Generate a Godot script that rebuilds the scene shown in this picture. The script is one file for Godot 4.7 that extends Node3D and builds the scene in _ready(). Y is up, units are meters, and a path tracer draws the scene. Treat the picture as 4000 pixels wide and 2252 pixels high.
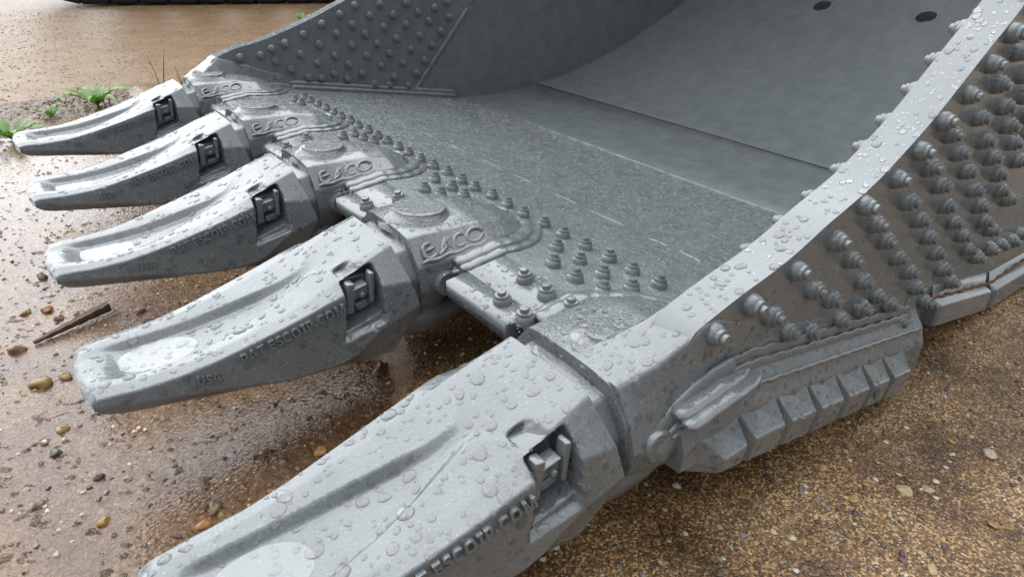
extends Node3D

# ---------------------------------------------------------------- constants
const WALL := 0.631            # inner face of the side walls
const WALL_T := 0.036          # thickness of the side walls
const FLOOR_A := 0.15657       # floor plate: y = FLOOR_A - 0.186 x
const FLOOR_B := -0.186
const TEETH := [-0.604, -0.284, 0.004, 0.2875, 0.5966]

var taken := {}
var rng := RandomNumberGenerator.new()
var bucket: Node3D
var M := {}
var drops: Array[Transform3D] = []
var drop_r: Array[float] = []
var drop_cells := {}
var eye := Vector3(-0.3562, 0.4780, 0.9165)


func _ready() -> void:
	rng.seed = 4711
	set_stage()
	make_materials()
	make_ground()
	make_bucket()
	make_stones()
	make_plants()
	make_litter()
	make_machine()
	make_water()


# ---------------------------------------------------------------- camera, sky, sun
func set_stage() -> void:
	var cam := Camera3D.new()
	cam.name = "camera"
	cam.fov = 47.05
	cam.near = 0.02
	cam.far = 2000.0
	cam.transform = Transform3D(Basis(Vector3(0.80555, 0, 0.592527), Vector3(0.292777, 0.869396, -0.398035), Vector3(-0.515141, 0.494115, 0.700343)).orthonormalized(), eye)
	add_child(cam)
	cam.current = true
	var sky_mat := ProceduralSkyMaterial.new()
	sky_mat.sky_top_color = Color(0.90, 0.95, 1.0)
	sky_mat.sky_horizon_color = Color(0.60, 0.63, 0.67)
	sky_mat.sky_curve = 0.25
	sky_mat.sky_energy_multiplier = 0.50
	sky_mat.ground_bottom_color = Color(0.30, 0.26, 0.22)
	sky_mat.ground_horizon_color = Color(0.45, 0.42, 0.40)
	sky_mat.sun_angle_max = 1.0
	var sky := Sky.new()
	sky.sky_material = sky_mat
	var env := Environment.new()
	env.background_mode = Environment.BG_SKY
	env.sky = sky
	env.tonemap_mode = Environment.TONE_MAPPER_LINEAR
	env.tonemap_exposure = 3.05
	env.sdfgi_enabled = true
	env.ssao_enabled = true
	env.ssil_enabled = true
	var we := WorldEnvironment.new()
	we.name = "world_environment"
	we.environment = env
	add_child(we)
	var sun := DirectionalLight3D.new()
	sun.name = "sun"
	sun.light_energy = 0.42
	sun.light_angular_distance = 90.0
	sun.light_color = Color(0.97, 0.985, 1.0)
	sun.shadow_enabled = true
	sun.look_at_from_position(Vector3(0.32, 2.0, -1.65), Vector3.ZERO)
	add_child(sun)


# ---------------------------------------------------------------- materials
func noise_tex(kind: int, freq: float, size: int, sd: int, ramp: Gradient = null, oct := 4, ret := -1) -> NoiseTexture2D:
	var n := FastNoiseLite.new()
	n.noise_type = kind
	n.frequency = freq
	n.seed = sd
	n.fractal_type = FastNoiseLite.FRACTAL_FBM if oct > 1 else FastNoiseLite.FRACTAL_NONE
	n.fractal_octaves = oct
	if kind == FastNoiseLite.TYPE_CELLULAR:
		n.domain_warp_enabled = true
		n.domain_warp_amplitude = 14.0
		n.domain_warp_frequency = 0.06
		n.domain_warp_fractal_octaves = 2
		n.cellular_jitter = 1.0
	if ret >= 0:
		n.cellular_return_type = ret
	var t := NoiseTexture2D.new()
	t.width = size
	t.height = size
	t.seamless = true
	t.seamless_blend_skirt = 0.06
	t.noise = n
	if ramp:
		t.color_ramp = ramp
	return t


func ramp(stops: Array, constant := false) -> Gradient:
	var g := Gradient.new()
	var o := PackedFloat32Array()
	var c := PackedColorArray()
	for s in stops:
		o.append(s[0])
		c.append(s[1])
	g.offsets = o
	g.colors = c
	if constant:
		g.interpolation_mode = Gradient.GRADIENT_INTERPOLATE_CONSTANT
	return g


func lin(r: float, g: float, b: float) -> Color:
	return Color(r, g, b).linear_to_srgb()


func grey_ramp(a: float, b: float) -> Gradient:
	return ramp([[0.0, Color(a, a, a)], [1.0, Color(b, b, b)]])


func paint(bump_scale: float, freq: float, sd: int, rough_lo: float, rough_hi: float) -> StandardMaterial3D:
	var m := StandardMaterial3D.new()
	m.albedo_color = Color.WHITE
	m.albedo_texture = noise_tex(FastNoiseLite.TYPE_SIMPLEX, 0.006, 512, sd + 7, ramp([[0.0, lin(0.124, 0.139, 0.144)], [0.5, lin(0.143, 0.159, 0.164)], [1.0, lin(0.163, 0.179, 0.184)]]))
	m.metallic_specular = 0.62
	m.roughness = 1.0
	m.roughness_texture = noise_tex(FastNoiseLite.TYPE_SIMPLEX, 0.012, 512, sd + 3, grey_ramp(rough_lo, rough_hi))
	m.heightmap_enabled = true
	m.heightmap_scale = bump_scale
	m.heightmap_texture = noise_tex(FastNoiseLite.TYPE_SIMPLEX, freq, 1024, sd, grey_ramp(0.0, 1.0), 5)
	m.uv1_triplanar = true
	m.uv1_scale = Vector3.ONE * 4.0
	m.clearcoat_enabled = true
	m.clearcoat = 0.5
	m.clearcoat_roughness = 0.10
	return m


func make_materials() -> void:
	M.cast = paint(0.04, 0.045, 11, 0.20, 0.36)
	M.plate = paint(0.025, 0.02, 23, 0.22, 0.34)
	M.weld = paint(0.05, 0.04, 31, 0.18, 0.36)
	M.rough = paint(0.12, 0.06, 57, 0.16, 0.34)
	var w := StandardMaterial3D.new()
	w.transparency = BaseMaterial3D.TRANSPARENCY_ALPHA
	w.albedo_color = Color(0.92, 0.95, 0.97, 0.07)
	w.roughness = 0.04
	w.metallic_specular = 0.45
	M.drop = w
	var g := StandardMaterial3D.new()
	g.albedo_color = Color(1, 1, 1, 0.0)
	g.refraction_enabled = true
	g.refraction_scale = 0.025
	g.clearcoat_enabled = true
	g.clearcoat = 0.25
	g.clearcoat_roughness = 0.02
	g.roughness = 0.0
	g.metallic_specular = 0.5
	M.big_drop = g
	var p := StandardMaterial3D.new()
	p.transparency = BaseMaterial3D.TRANSPARENCY_ALPHA
	p.albedo_color = Color(0.70, 0.50, 0.36, 0.14)
	p.roughness = 0.03
	p.metallic_specular = 0.47
	p.heightmap_enabled = true
	p.heightmap_scale = 0.035
	p.heightmap_texture = noise_tex(FastNoiseLite.TYPE_SIMPLEX, 0.05, 512, 61, grey_ramp(0.0, 1.0), 4)
	p.uv1_triplanar = true
	p.uv1_world_triplanar = true
	p.uv1_scale = Vector3.ONE * 6.0
	M.puddle = p
	var clear := p.duplicate() as StandardMaterial3D
	clear.heightmap_enabled = false
	clear.metallic_specular = 0.55
	clear.albedo_color = Color(0.9, 0.93, 0.94, 0.05)
	M.pool = clear
	# wet exposed aggregate concrete
	var cobble := ramp([
		[0.0, lin(0.109, 0.066, 0.034)], [0.14, lin(0.259, 0.150, 0.067)], [0.28, lin(0.179, 0.104, 0.048)], [0.40, lin(0.453, 0.281, 0.129)], [0.50, lin(0.241, 0.166, 0.098)],
		[0.60, lin(0.629, 0.418, 0.210)], [0.68, lin(0.312, 0.181, 0.079)], [0.76, lin(0.841, 0.602, 0.334)], [0.84, lin(0.206, 0.115, 0.079)], [0.92, lin(0.559, 0.403, 0.259)]], true)
	var s := StandardMaterial3D.new()
	s.albedo_color = Color(1, 1, 1)
	s.albedo_texture = noise_tex(FastNoiseLite.TYPE_CELLULAR, 0.085, 1024, 5, cobble, 1, FastNoiseLite.RETURN_CELL_VALUE)
	s.heightmap_enabled = true
	s.heightmap_scale = -0.07
	s.heightmap_texture = noise_tex(FastNoiseLite.TYPE_CELLULAR, 0.085, 1024, 5, grey_ramp(0.0, 1.0), 1, FastNoiseLite.RETURN_DISTANCE)
	s.uv1_triplanar = true
	s.uv1_world_triplanar = true
	s.uv1_scale = Vector3.ONE * 6.2
	s.detail_enabled = true
	s.detail_blend_mode = BaseMaterial3D.BLEND_MODE_MUL
	s.detail_albedo = noise_tex(FastNoiseLite.TYPE_SIMPLEX, 0.008, 512, 71, ramp([[0.0, Color(0.50, 0.44, 0.36)], [0.45, Color(0.80, 0.76, 0.70)], [1.0, Color(1.0, 1.0, 0.98)]]), 6)
	s.detail_uv_layer = BaseMaterial3D.DETAIL_UV_2
	s.uv2_triplanar = true
	s.uv2_world_triplanar = true
	s.uv2_scale = Vector3.ONE * 1.3
	s.roughness = 1.0
	s.roughness_texture = noise_tex(FastNoiseLite.TYPE_SIMPLEX, 0.02, 512, 72, grey_ramp(0.12, 0.62), 5)
	s.metallic_specular = 0.5
	M.slab = s
	# finer, paler and smoother wet concrete behind
	var f := s.duplicate() as StandardMaterial3D
	f.albedo_texture = noise_tex(FastNoiseLite.TYPE_CELLULAR, 0.07, 1024, 9, ramp([
		[0.0, lin(0.24, 0.14, 0.065)], [0.25, lin(0.35, 0.22, 0.11)], [0.5, lin(0.29, 0.18, 0.085)], [0.7, lin(0.42, 0.28, 0.15)], [0.88, lin(0.30, 0.21, 0.12)], [0.96, lin(0.48, 0.40, 0.28)]], true), 1, FastNoiseLite.RETURN_CELL_VALUE)
	f.heightmap_texture = noise_tex(FastNoiseLite.TYPE_SIMPLEX, 0.09, 1024, 15, grey_ramp(0.0, 1.0), 5)
	f.heightmap_scale = 0.22
	f.uv1_scale = Vector3.ONE * 3.0
	f.roughness_texture = noise_tex(FastNoiseLite.TYPE_SIMPLEX, 0.012, 512, 73, grey_ramp(0.36, 0.42), 5)
	f.detail_albedo = noise_tex(FastNoiseLite.TYPE_SIMPLEX, 0.010, 512, 79, ramp([[0.0, Color(0.86, 0.82, 0.78)], [1.0, Color(1, 1, 1)]]), 4)
	f.uv2_scale = Vector3.ONE * 0.9
	M.far_slab = f
	# mud
	var d := s.duplicate() as StandardMaterial3D
	d.albedo_texture = noise_tex(FastNoiseLite.TYPE_CELLULAR, 0.11, 1024, 41, ramp([
		[0.0, lin(0.115, 0.062, 0.019)], [0.18, lin(0.203, 0.115, 0.041)], [0.40, lin(0.155, 0.088, 0.029)], [0.58, lin(0.257, 0.156, 0.062)], [0.74, lin(0.182, 0.103, 0.036)], [0.86, lin(0.365, 0.237, 0.108)], [0.93, lin(0.08, 0.05, 0.03)], [0.97, lin(0.567, 0.425, 0.252)]], true), 1, FastNoiseLite.RETURN_CELL_VALUE)
	d.heightmap_texture = noise_tex(FastNoiseLite.TYPE_SIMPLEX, 0.03, 1024, 43, grey_ramp(0.0, 1.0), 6)
	d.heightmap_scale = 0.35
	d.uv1_scale = Vector3.ONE * 3.0
	d.roughness_texture = noise_tex(FastNoiseLite.TYPE_SIMPLEX, 0.02, 512, 74, grey_ramp(0.10, 0.5), 5)
	M.mud = d
	var st := StandardMaterial3D.new()
	st.albedo_color = Color.WHITE
	st.vertex_color_use_as_albedo = true
	st.roughness = 0.32
	st.metallic_specular = 0.5
	M.gravel = st
	M.wood = plain_mat(lin(0.10, 0.055, 0.032), 0.55)
	M.wood.albedo_color = Color.WHITE
	M.wood.albedo_texture = noise_tex(FastNoiseLite.TYPE_SIMPLEX, 0.03, 256, 90, ramp([[0.0, lin(0.045, 0.022, 0.012)], [1.0, lin(0.17, 0.095, 0.055)]]), 4)
	M.wood.uv1_triplanar = true
	M.wood.uv1_scale = Vector3(6, 60, 60)
	M.leaf = plain_mat(lin(0.10, 0.21, 0.035), 0.4)
	M.leaf.backlight_enabled = true
	M.leaf.backlight = Color(0.25, 0.4, 0.1)
	M.blade = plain_mat(lin(0.16, 0.20, 0.05), 0.5)
	M.straw = plain_mat(lin(0.50, 0.36, 0.14), 0.5)
	M.dead_leaf = plain_mat(lin(0.09, 0.03, 0.025), 0.4)
	M.steel = plain_mat(lin(0.012, 0.011, 0.010), 0.7)
	M.rubber = plain_mat(lin(0.008, 0.007, 0.006), 0.8)
	M.rust = plain_mat(lin(0.16, 0.07, 0.028), 0.7)


func plain_mat(c: Color, rough: float) -> StandardMaterial3D:
	var m := StandardMaterial3D.new()
	m.albedo_color = c
	m.roughness = rough
	m.metallic_specular = 0.5
	return m


# ---------------------------------------------------------------- naming and metas
func numbered(called: String) -> String:
	if not taken.has(called):
		taken[called] = 0
		return called
	taken[called] += 1
	return "%s_%03d" % [called, taken[called]]


func tag(o: Node3D, label := "", category := "", group := "", kind := "") -> void:
	if label: o.set_meta("label", label)
	if category: o.set_meta("category", category)
	if group: o.set_meta("group", group)
	if kind: o.set_meta("kind", kind)


func put(called: String, mesh: Mesh, mat: Material, parent: Node = null, at := Transform3D.IDENTITY) -> MeshInstance3D:
	var o := MeshInstance3D.new()
	o.name = numbered(called)
	o.mesh = mesh
	o.material_override = mat
	o.transform = at
	(parent if parent else self).add_child(o, true)
	return o


# ---------------------------------------------------------------- mesh helpers
# A shape is {v: PackedVector3Array, i: PackedInt32Array}; triangles in any one consistent order.
func new_shape() -> Dictionary:
	return {"v": PackedVector3Array(), "i": PackedInt32Array()}


func join(a: Dictionary, b: Dictionary, t := Transform3D.IDENTITY) -> void:
	var n: int = a.v.size()
	var vv: PackedVector3Array = a.v
	var ii: PackedInt32Array = a.i
	vv.append_array(t * (b.v as PackedVector3Array))
	for k in b.i:
		ii.append(k + n)
	a.v = vv
	a.i = ii


func to_mesh(s: Dictionary, orient := true, color: Variant = null) -> ArrayMesh:
	var v: PackedVector3Array = s.v
	var idx: PackedInt32Array = s.i
	if orient:
		var vol := 0.0
		var c := Vector3.ZERO
		for p in v: c += p
		c /= maxf(1.0, v.size())
		for k in range(0, idx.size(), 3):
			vol += (v[idx[k]] - c).dot((v[idx[k + 1]] - c).cross(v[idx[k + 2]] - c))
		if vol < 0.0:
			for k in range(0, idx.size(), 3):
				var t := idx[k]
				idx[k] = idx[k + 1]
				idx[k + 1] = t
	var nn := PackedVector3Array()
	nn.resize(v.size())
	for k in range(0, idx.size(), 3):
		var a := idx[k]
		var b := idx[k + 1]
		var c := idx[k + 2]
		var n := (v[b] - v[a]).cross(v[c] - v[a])
		nn[a] += n
		nn[b] += n
		nn[c] += n
	for k in nn.size():
		nn[k] = nn[k].normalized() if nn[k].length_squared() > 0.0 else Vector3.UP
	s.n = nn
	s.i = idx
	var out := PackedInt32Array()
	out.resize(idx.size())
	for k in range(0, idx.size(), 3):
		out[k] = idx[k]
		out[k + 1] = idx[k + 2]
		out[k + 2] = idx[k + 1]
	var arr := []
	arr.resize(Mesh.ARRAY_MAX)
	arr[Mesh.ARRAY_VERTEX] = v
	arr[Mesh.ARRAY_NORMAL] = nn
	arr[Mesh.ARRAY_INDEX] = out
	var m := ArrayMesh.new()
	m.add_surface_from_arrays(Mesh.PRIMITIVE_TRIANGLES, arr)
	return m


# rings of equal count joined one to the next; caps are separate fans so that their rims stay crisp
func loft(rings: Array, closed := true, caps := true) -> Dictionary:
	var s := new_shape()
	var v := PackedVector3Array()
	var i := PackedInt32Array()
	var n: int = rings[0].size()
	for r in rings:
		v.append_array(r)
	var last := n if closed else n - 1
	for a in rings.size() - 1:
		for b in last:
			var p := a * n + b
			var q := a * n + (b + 1) % n
			i.append_array([p, q, q + n, p, q + n, p + n])
	if caps:
		for e in [0, rings.size() - 1]:
			var base := v.size()
			var mid := Vector3.ZERO
			for k in n:
				mid += rings[e][k]
			v.append_array(rings[e])
			v.append(mid / n)
			for k in n:
				if e == 0:
					i.append_array([base + n, base + (k + 1) % n, base + k])
				else:
					i.append_array([base + n, base + k, base + (k + 1) % n])
	s.v = v
	s.i = i
	return s


func grid(nx: int, ny: int, f: Callable) -> Dictionary:
	var s := new_shape()
	var v := PackedVector3Array()
	var i := PackedInt32Array()
	for a in nx:
		for b in ny:
			v.append(f.call(a, b))
	for a in nx - 1:
		for b in ny - 1:
			var p := a * ny + b
			i.append_array([p, p + 1, p + ny + 1, p, p + ny + 1, p + ny])
	s.v = v
	s.i = i
	return s


# a polyline of corner points with rounded corners; each span gets segs[k] steps
func rounded(pts: Array, segs: Array, r: float) -> PackedVector2Array:
	var out := PackedVector2Array()
	var n := pts.size()
	for k in n - 1:
		var a: Vector2 = pts[k]
		var b: Vector2 = pts[k + 1]
		var d := b - a
		var l := d.length()
		var ra := minf(r, l * 0.4) if k > 0 else 0.0
		var rb := minf(r, l * 0.4) if k < n - 2 else 0.0
		var u := d / maxf(l, 1e-9)
		var p := a + u * ra
		var q := b - u * rb
		if k > 0:
			var before := (pts[k] - pts[k - 1]) as Vector2
			var lb := before.length()
			var s := a - before / maxf(lb, 1e-9) * minf(r, lb * 0.4)
			for t in [0.33, 0.67]:
				out.append(s.lerp(a, t).lerp(a.lerp(p, t), t))
		for j in segs[k] + 1:
			out.append(p.lerp(q, float(j) / segs[k]))
	return out


# half a cross-section (z >= 0, from the top middle to the bottom middle) mirrored to a ring at x
func mirrored(x: float, half: PackedVector2Array) -> PackedVector3Array:
	var out := PackedVector3Array()
	for p in half:
		out.append(Vector3(x, p.y, p.x))
	for k in range(half.size() - 2, 0, -1):
		out.append(Vector3(x, half[k].y, -half[k].x))
	return out


# a lofted solid from stations [x, [z, y, z, y ...]] of a half section, resampled at xs
func half_loft(stations: Array, xs: Array, segs: Array, r: float, hook: Variant = null) -> Dictionary:
	var rings := []
	for x in xs:
		var k := 0
		while k < stations.size() - 2 and x > stations[k + 1][0]:
			k += 1
		var t := clampf((x - stations[k][0]) / (stations[k + 1][0] - stations[k][0]), 0, 1)
		var pts := []
		var A: Array = stations[k][1]
		var B: Array = stations[k + 1][1]
		for j in range(0, A.size(), 2):
			pts.append(Vector2(lerpf(A[j], B[j], t), lerpf(A[j + 1], B[j + 1], t)))
		rings.append(mirrored(x, rounded(pts, segs, r)))
	for pass_ in 1:
		var was := rings.duplicate(true)
		for a in range(1, rings.size() - 1):
			for b in rings[a].size():
				var p: Vector3 = was[a][b]
				var e: Vector3 = (was[a - 1][b] + was[a + 1][b]) * 0.5
				rings[a][b] = Vector3(p.x, lerpf(p.y, e.y, 0.35), lerpf(p.z, e.z, 0.35))
	if hook != null:
		for a in rings.size():
			for b in rings[a].size():
				rings[a][b] = hook.call(rings[a][b])
	return loft(rings)


func stations_x(a: float, b: float, dense_a: float, dense_b: float, step: float, fine: float) -> Array:
	var out := []
	var x := a
	while x < b - 1e-6:
		out.append(x)
		x += fine if x > dense_a and x < dense_b else step
	out.append(b)
	return out


func lathe(profile: Array, n: int, wob := 0.0, sd := 0) -> Dictionary:
	var g := RandomNumberGenerator.new()
	g.seed = sd + 3
	var ph := [g.randf() * TAU, g.randf() * TAU, g.randf() * TAU]
	var rings := []
	for p in profile:
		var ring := PackedVector3Array()
		for k in n:
			var a := TAU * k / n
			var w := 1.0 + wob * (sin(2 * a + ph[0] + p[1] * 300.0) + 0.7 * sin(3 * a + ph[1] - p[1] * 500.0))
			ring.append(Vector3(cos(a) * p[0] * w, p[1] * (1.0 + wob * 0.5 * sin(a + ph[2])), sin(a) * p[0] * w))
		rings.append(ring)
	return loft(rings, true, true)


func tube(path: PackedVector3Array, r: float, n := 8, wob := 0.0, flat := 1.0, up := Vector3.UP, taper := true) -> Dictionary:
	var rings := []
	for k in path.size():
		var d := (path[mini(k + 1, path.size() - 1)] - path[maxi(k - 1, 0)]).normalized()
		var side := d.cross(up).normalized()
		var top := side.cross(d).normalized()
		var rr := r * (1.0 + wob * rng.randf_range(-1, 1))
		if taper and (k == 0 or k == path.size() - 1):
			rr *= 0.45
		var ring := PackedVector3Array()
		for j in n:
			var a := TAU * j / n
			ring.append(path[k] + side * cos(a) * rr + top * sin(a) * rr * flat)
		rings.append(ring)
	return loft(rings)


func box_shape(size: Vector3, bev := 0.0015) -> Dictionary:
	var h := size * 0.5
	var b := minf(bev, minf(h.x, minf(h.y, h.z)) * 0.9)
	var rings := []
	for e in [[-h.x, b], [-h.x + b, 0.0], [h.x - b, 0.0], [h.x, b]]:
		var y: float = h.y - e[1]
		var z: float = h.z - e[1]
		rings.append(PackedVector3Array([Vector3(e[0], y, z - b), Vector3(e[0], y - b, z), Vector3(e[0], -y + b, z), Vector3(e[0], -y, z - b), Vector3(e[0], -y, -z + b), Vector3(e[0], -y + b, -z), Vector3(e[0], y - b, -z), Vector3(e[0], y, -z + b)]))
	return loft(rings)


# polygon in x, y extruded along z with chamfered rims
func slab_shape(poly: PackedVector2Array, z0: float, z1: float, bev := 0.0016) -> Dictionary:
	var inner := Geometry2D.offset_polygon(poly, -bev, Geometry2D.JOIN_MITER)
	var small: PackedVector2Array = poly
	if inner.size() and inner[0].size() == poly.size():
		# keep the corner order: match each corner to its nearest inset corner
		small = PackedVector2Array()
		for p in poly:
			var best: Vector2 = inner[0][0]
			for q in inner[0]:
				if q.distance_squared_to(p) < best.distance_squared_to(p): best = q
			small.append(best)
	var rings := []
	for e in [[z0, small], [z0 + bev, poly], [z0 + bev, poly], [z1 - bev, poly], [z1 - bev, poly], [z1, small]]:
		var ring := PackedVector3Array()
		for p in e[1]: ring.append(Vector3(p.x, p.y, e[0]))
		rings.append(ring)
	var s := loft(rings, true, false)
	var tri := Geometry2D.triangulate_polygon(small)
	for e in [[z0, true], [z1, false]]:
		var n: int = s.v.size()
		var vv: PackedVector3Array = s.v
		var ii: PackedInt32Array = s.i
		for p in small: vv.append(Vector3(p.x, p.y, e[0]))
		# same turning sense as the sides
		for k in range(0, tri.size(), 3):
			var a := small[tri[k]]
			var b := small[tri[k + 1]]
			var c := small[tri[k + 2]]
			var ccw := (b - a).cross(c - a) > 0.0
			var flip: bool = ccw == Geometry2D.is_polygon_clockwise(small)
			if flip != e[1]:
				ii.append_array([n + tri[k], n + tri[k + 2], n + tri[k + 1]] if not Geometry2D.is_polygon_clockwise(small) == e[1] else [n + tri[k], n + tri[k + 1], n + tri[k + 2]])
			else:
				ii.append_array([n + tri[k], n + tri[k + 1], n + tri[k + 2]])
		s.v = vv
		s.i = ii
	return s


func smooth_path(pts: Array, per := 8) -> PackedVector2Array:
	var out := PackedVector2Array()
	for k in pts.size() - 1:
		var a: Vector2 = pts[maxi(k - 1, 0)]
		var b: Vector2 = pts[k]
		var c: Vector2 = pts[k + 1]
		var d: Vector2 = pts[mini(k + 2, pts.size() - 1)]
		for j in per:
			out.append(b.cubic_interpolate(c, a, d, float(j) / per))
	out.append(pts[-1])
	return out


func floor_y(x: float) -> float:
	return FLOOR_A + FLOOR_B * x if x > 0.023 else 0.1523 + 0.105 * (x - 0.023)


# ---------------------------------------------------------------- ground
func spaced(fine_a: float, fine_b: float, step: float, lo: float, hi: float) -> Array:
	var out := []
	var x := fine_a
	while x <= fine_b:
		out.append(x)
		x += step
	var g := step
	while out[-1] < hi:
		g *= 1.35
		out.append(minf(out[-1] + g, hi))
	g = step
	while out[0] > lo:
		g *= 1.35
		out.push_front(maxf(out[0] - g, lo))
	return out


func slab_edge(z: float) -> float:
	return -0.066 - 0.085 * clampf((z - 0.28) / 0.35, 0.0, 1.6) + 0.006 * sin(z * 31.0) + 0.004 * sin(z * 83.0 + 1.0)


var mud_noise := FastNoiseLite.new()
var lump_noise := FastNoiseLite.new()


func mud_y(x: float, z: float) -> float:
	var a := mud_noise.get_noise_2d(x * 1000.0, z * 1000.0)
	var b := lump_noise.get_noise_2d(x * 1000.0, z * 1000.0)
	return -0.0236 + 0.0075 * smoothstep(-1.05, -1.42, z) + 0.0034 * a + 0.0026 * maxf(0.0, -b - 0.35) * 3.0


func make_ground() -> void:
	var base := put("ground", to_mesh(grid(2, 2, func(a, b): return Vector3(-700 + 1400 * a, -0.09, -700 + 1400 * b)), false), M.mud)
	tag(base, "wet brown earth below and around the concrete", "", "", "structure")
	mud_noise.noise_type = FastNoiseLite.TYPE_SIMPLEX
	mud_noise.frequency = 0.016
	mud_noise.fractal_octaves = 5
	mud_noise.seed = 8
	lump_noise.noise_type = FastNoiseLite.TYPE_CELLULAR
	lump_noise.frequency = 0.075
	lump_noise.seed = 9
	lump_noise.fractal_type = FastNoiseLite.FRACTAL_NONE
	lump_noise.cellular_return_type = FastNoiseLite.RETURN_DISTANCE
	# muddy strip in front of the bucket
	var xs := spaced(-0.62, 0.0, 0.0045, -14.0, 0.25)
	var zs := []
	var zz := -1.56
	while zz < -0.45:
		zs.append(zz)
		zz += 0.009
	while zz < 0.72:
		zs.append(zz)
		zz += 0.0045
	var gap := 0.006
	while zz < 14.0:
		zs.append(zz)
		zz += gap
		gap *= 1.35
	var mud := put("muddy_ground", to_mesh(up(grid(xs.size(), zs.size(), func(a, b): return Vector3(xs[a], mud_y(xs[a], zs[b]), zs[b])))), M.mud)
	tag(mud, "wet brown mud and grit strewn with small stones in front of the teeth", "", "", "structure")
	var water := put("puddle", to_mesh(up(grid(2, 2, func(a, b): return Vector3(-8.0 + 8.2 * a, -0.0197, -1.52 + 9.5 * b))), false), M.puddle)
	tag(water, "thin film of rainwater standing on the mud", "", "", "structure")
	# aggregate slab that the bucket rests on
	var sx := []
	var x := 0.0
	while x < 1.0:
		sx.append(x)
		x += 0.012
	gap = 0.03
	while x < 40.0:
		sx.append(x)
		x += gap
		gap *= 1.4
	var sz := spaced(0.0, 1.0, 0.012, -1.52, 30.0)
	var rough := FastNoiseLite.new()
	rough.frequency = 0.02
	rough.fractal_octaves = 5
	rough.seed = 77
	var prof := [[-0.040, -0.060], [-0.026, -0.0235], [-0.014, -0.0170], [-0.004, -0.0100], [0.005, -0.0040], [0.013, -0.0008]]
	var slab := grid(sx.size() + prof.size(), sz.size(), func(a, b):
		var z: float = sz[b]
		var e := slab_edge(z)
		if a < prof.size():
			return Vector3(e + prof[a][0] + 0.007 * rough.get_noise_2d(z * 1500.0, a * 12.0), prof[a][1], z)
		var xx: float = e + 0.016 + sx[a - prof.size()]
		return Vector3(xx, 0.0022 * rough.get_noise_2d(xx * 1000.0, z * 1000.0), z))
	tag(put("concrete_slab", to_mesh(up(slab)), M.slab), "wet exposed aggregate concrete slab under the bucket", "", "", "structure")
	# paler concrete yard beyond the joint
	var yard := grid(90, 60, func(a, b):
		var u: float = pow(absf(a - 40.0) / 50.0, 2.2) * 40.0 * signf(a - 40.0) + (a - 40.0) * 0.03
		var w: float = pow(b / 59.0, 2.0) * 40.0
		return Vector3(u, (-0.0175 + 0.0006 * rough.get_noise_2d(u * 300.0, w * 300.0)) if b > 0 else -0.05, -1.50 + 0.02 * sin(u * 9.0) + 0.03 * rough.get_noise_2d(u * 2000.0, 5.0) - w))
	tag(put("concrete_yard", to_mesh(up(yard)), M.far_slab), "wet tan concrete yard beyond the weedy joint", "", "", "structure")
	# loose grit
	var stone := to_mesh(pebble(1))
	var cols := [lin(0.28, 0.20, 0.11), lin(0.14, 0.085, 0.04), lin(0.45, 0.36, 0.23), lin(0.34, 0.17, 0.05), lin(0.09, 0.065, 0.05), lin(0.16, 0.07, 0.05), lin(0.22, 0.21, 0.20), lin(0.56, 0.50, 0.40), lin(0.06, 0.055, 0.06)]
	var ts: Array[Transform3D] = []
	var cs: Array[Color] = []
	for k in 10000:
		var p := Vector3(rng.randf_range(-0.62, -0.06), 0, rng.randf_range(-1.5, 0.74))
		if p.x > slab_edge(p.z): continue
		var r := 0.0006 + 0.0026 * pow(rng.randf(), 5.0)
		if p.z < -0.5 and rng.randf() < 0.6: continue
		p.y = maxf(mud_y(p.x, p.z), -0.0205) + r * 0.15
		ts.append(Transform3D(Basis.from_euler(Vector3(rng.randf() * 0.6, rng.randf() * TAU, rng.randf() * 0.6)).scaled(Vector3(r, r * 0.7, r * rng.randf_range(0.7, 1.3))), p))
		cs.append(cols[rng.randi() % cols.size()].srgb_to_linear())
	for k in 14000:
		var p := Vector3(rng.randf_range(-0.14, 1.1), 0, rng.randf_range(0.25, 1.0))
		if p.x < slab_edge(p.z) + 0.004 or (p.x > 0.1 and p.z < 0.55): continue
		var r := 0.0006 + 0.0026 * pow(rng.randf(), 5.0)
		p.y = -r * 0.15 + 0.0006
		ts.append(Transform3D(Basis.from_euler(Vector3(0, rng.randf() * TAU, 0)).scaled(Vector3(r, r * 0.45, r * rng.randf_range(0.6, 1.5))), p))
		cs.append(cols[rng.randi() % cols.size()].srgb_to_linear())
	for k in 7000:
		var p := Vector3(rng.randf_range(-1.2, 1.9), -0.0168, rng.randf_range(-4.1, -1.5))
		var r := 0.0014 + 0.0042 * pow(rng.randf(), 3.0)
		ts.append(Transform3D(Basis.from_euler(Vector3(0, rng.randf() * TAU, 0)).scaled(Vector3(r, r * 0.45, r * rng.randf_range(0.6, 1.4))), p))
		cs.append((cols[0] as Color).lerp(cols[[2, 7, 3, 0, 6][k % 5]], rng.randf() * 0.8).srgb_to_linear())
	var grit := many("grit", stone, M.gravel, ts, cs)
	tag(grit, "small wet grit and pebbles scattered over mud and concrete", "", "", "stuff")


func up(s: Dictionary) -> Dictionary:   # make a ground sheet face upwards
	var i: PackedInt32Array = s.i
	var v: PackedVector3Array = s.v
	if (v[i[1]] - v[i[0]]).cross(v[i[2]] - v[i[0]]).y < 0.0 or (v[i[-2]] - v[i[-3]]).cross(v[i[-1]] - v[i[-3]]).y < 0.0:
		for k in range(0, i.size(), 3):
			var t := i[k]
			i[k] = i[k + 1]
			i[k + 1] = t
		s.i = i
	s.v = v
	return s


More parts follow.
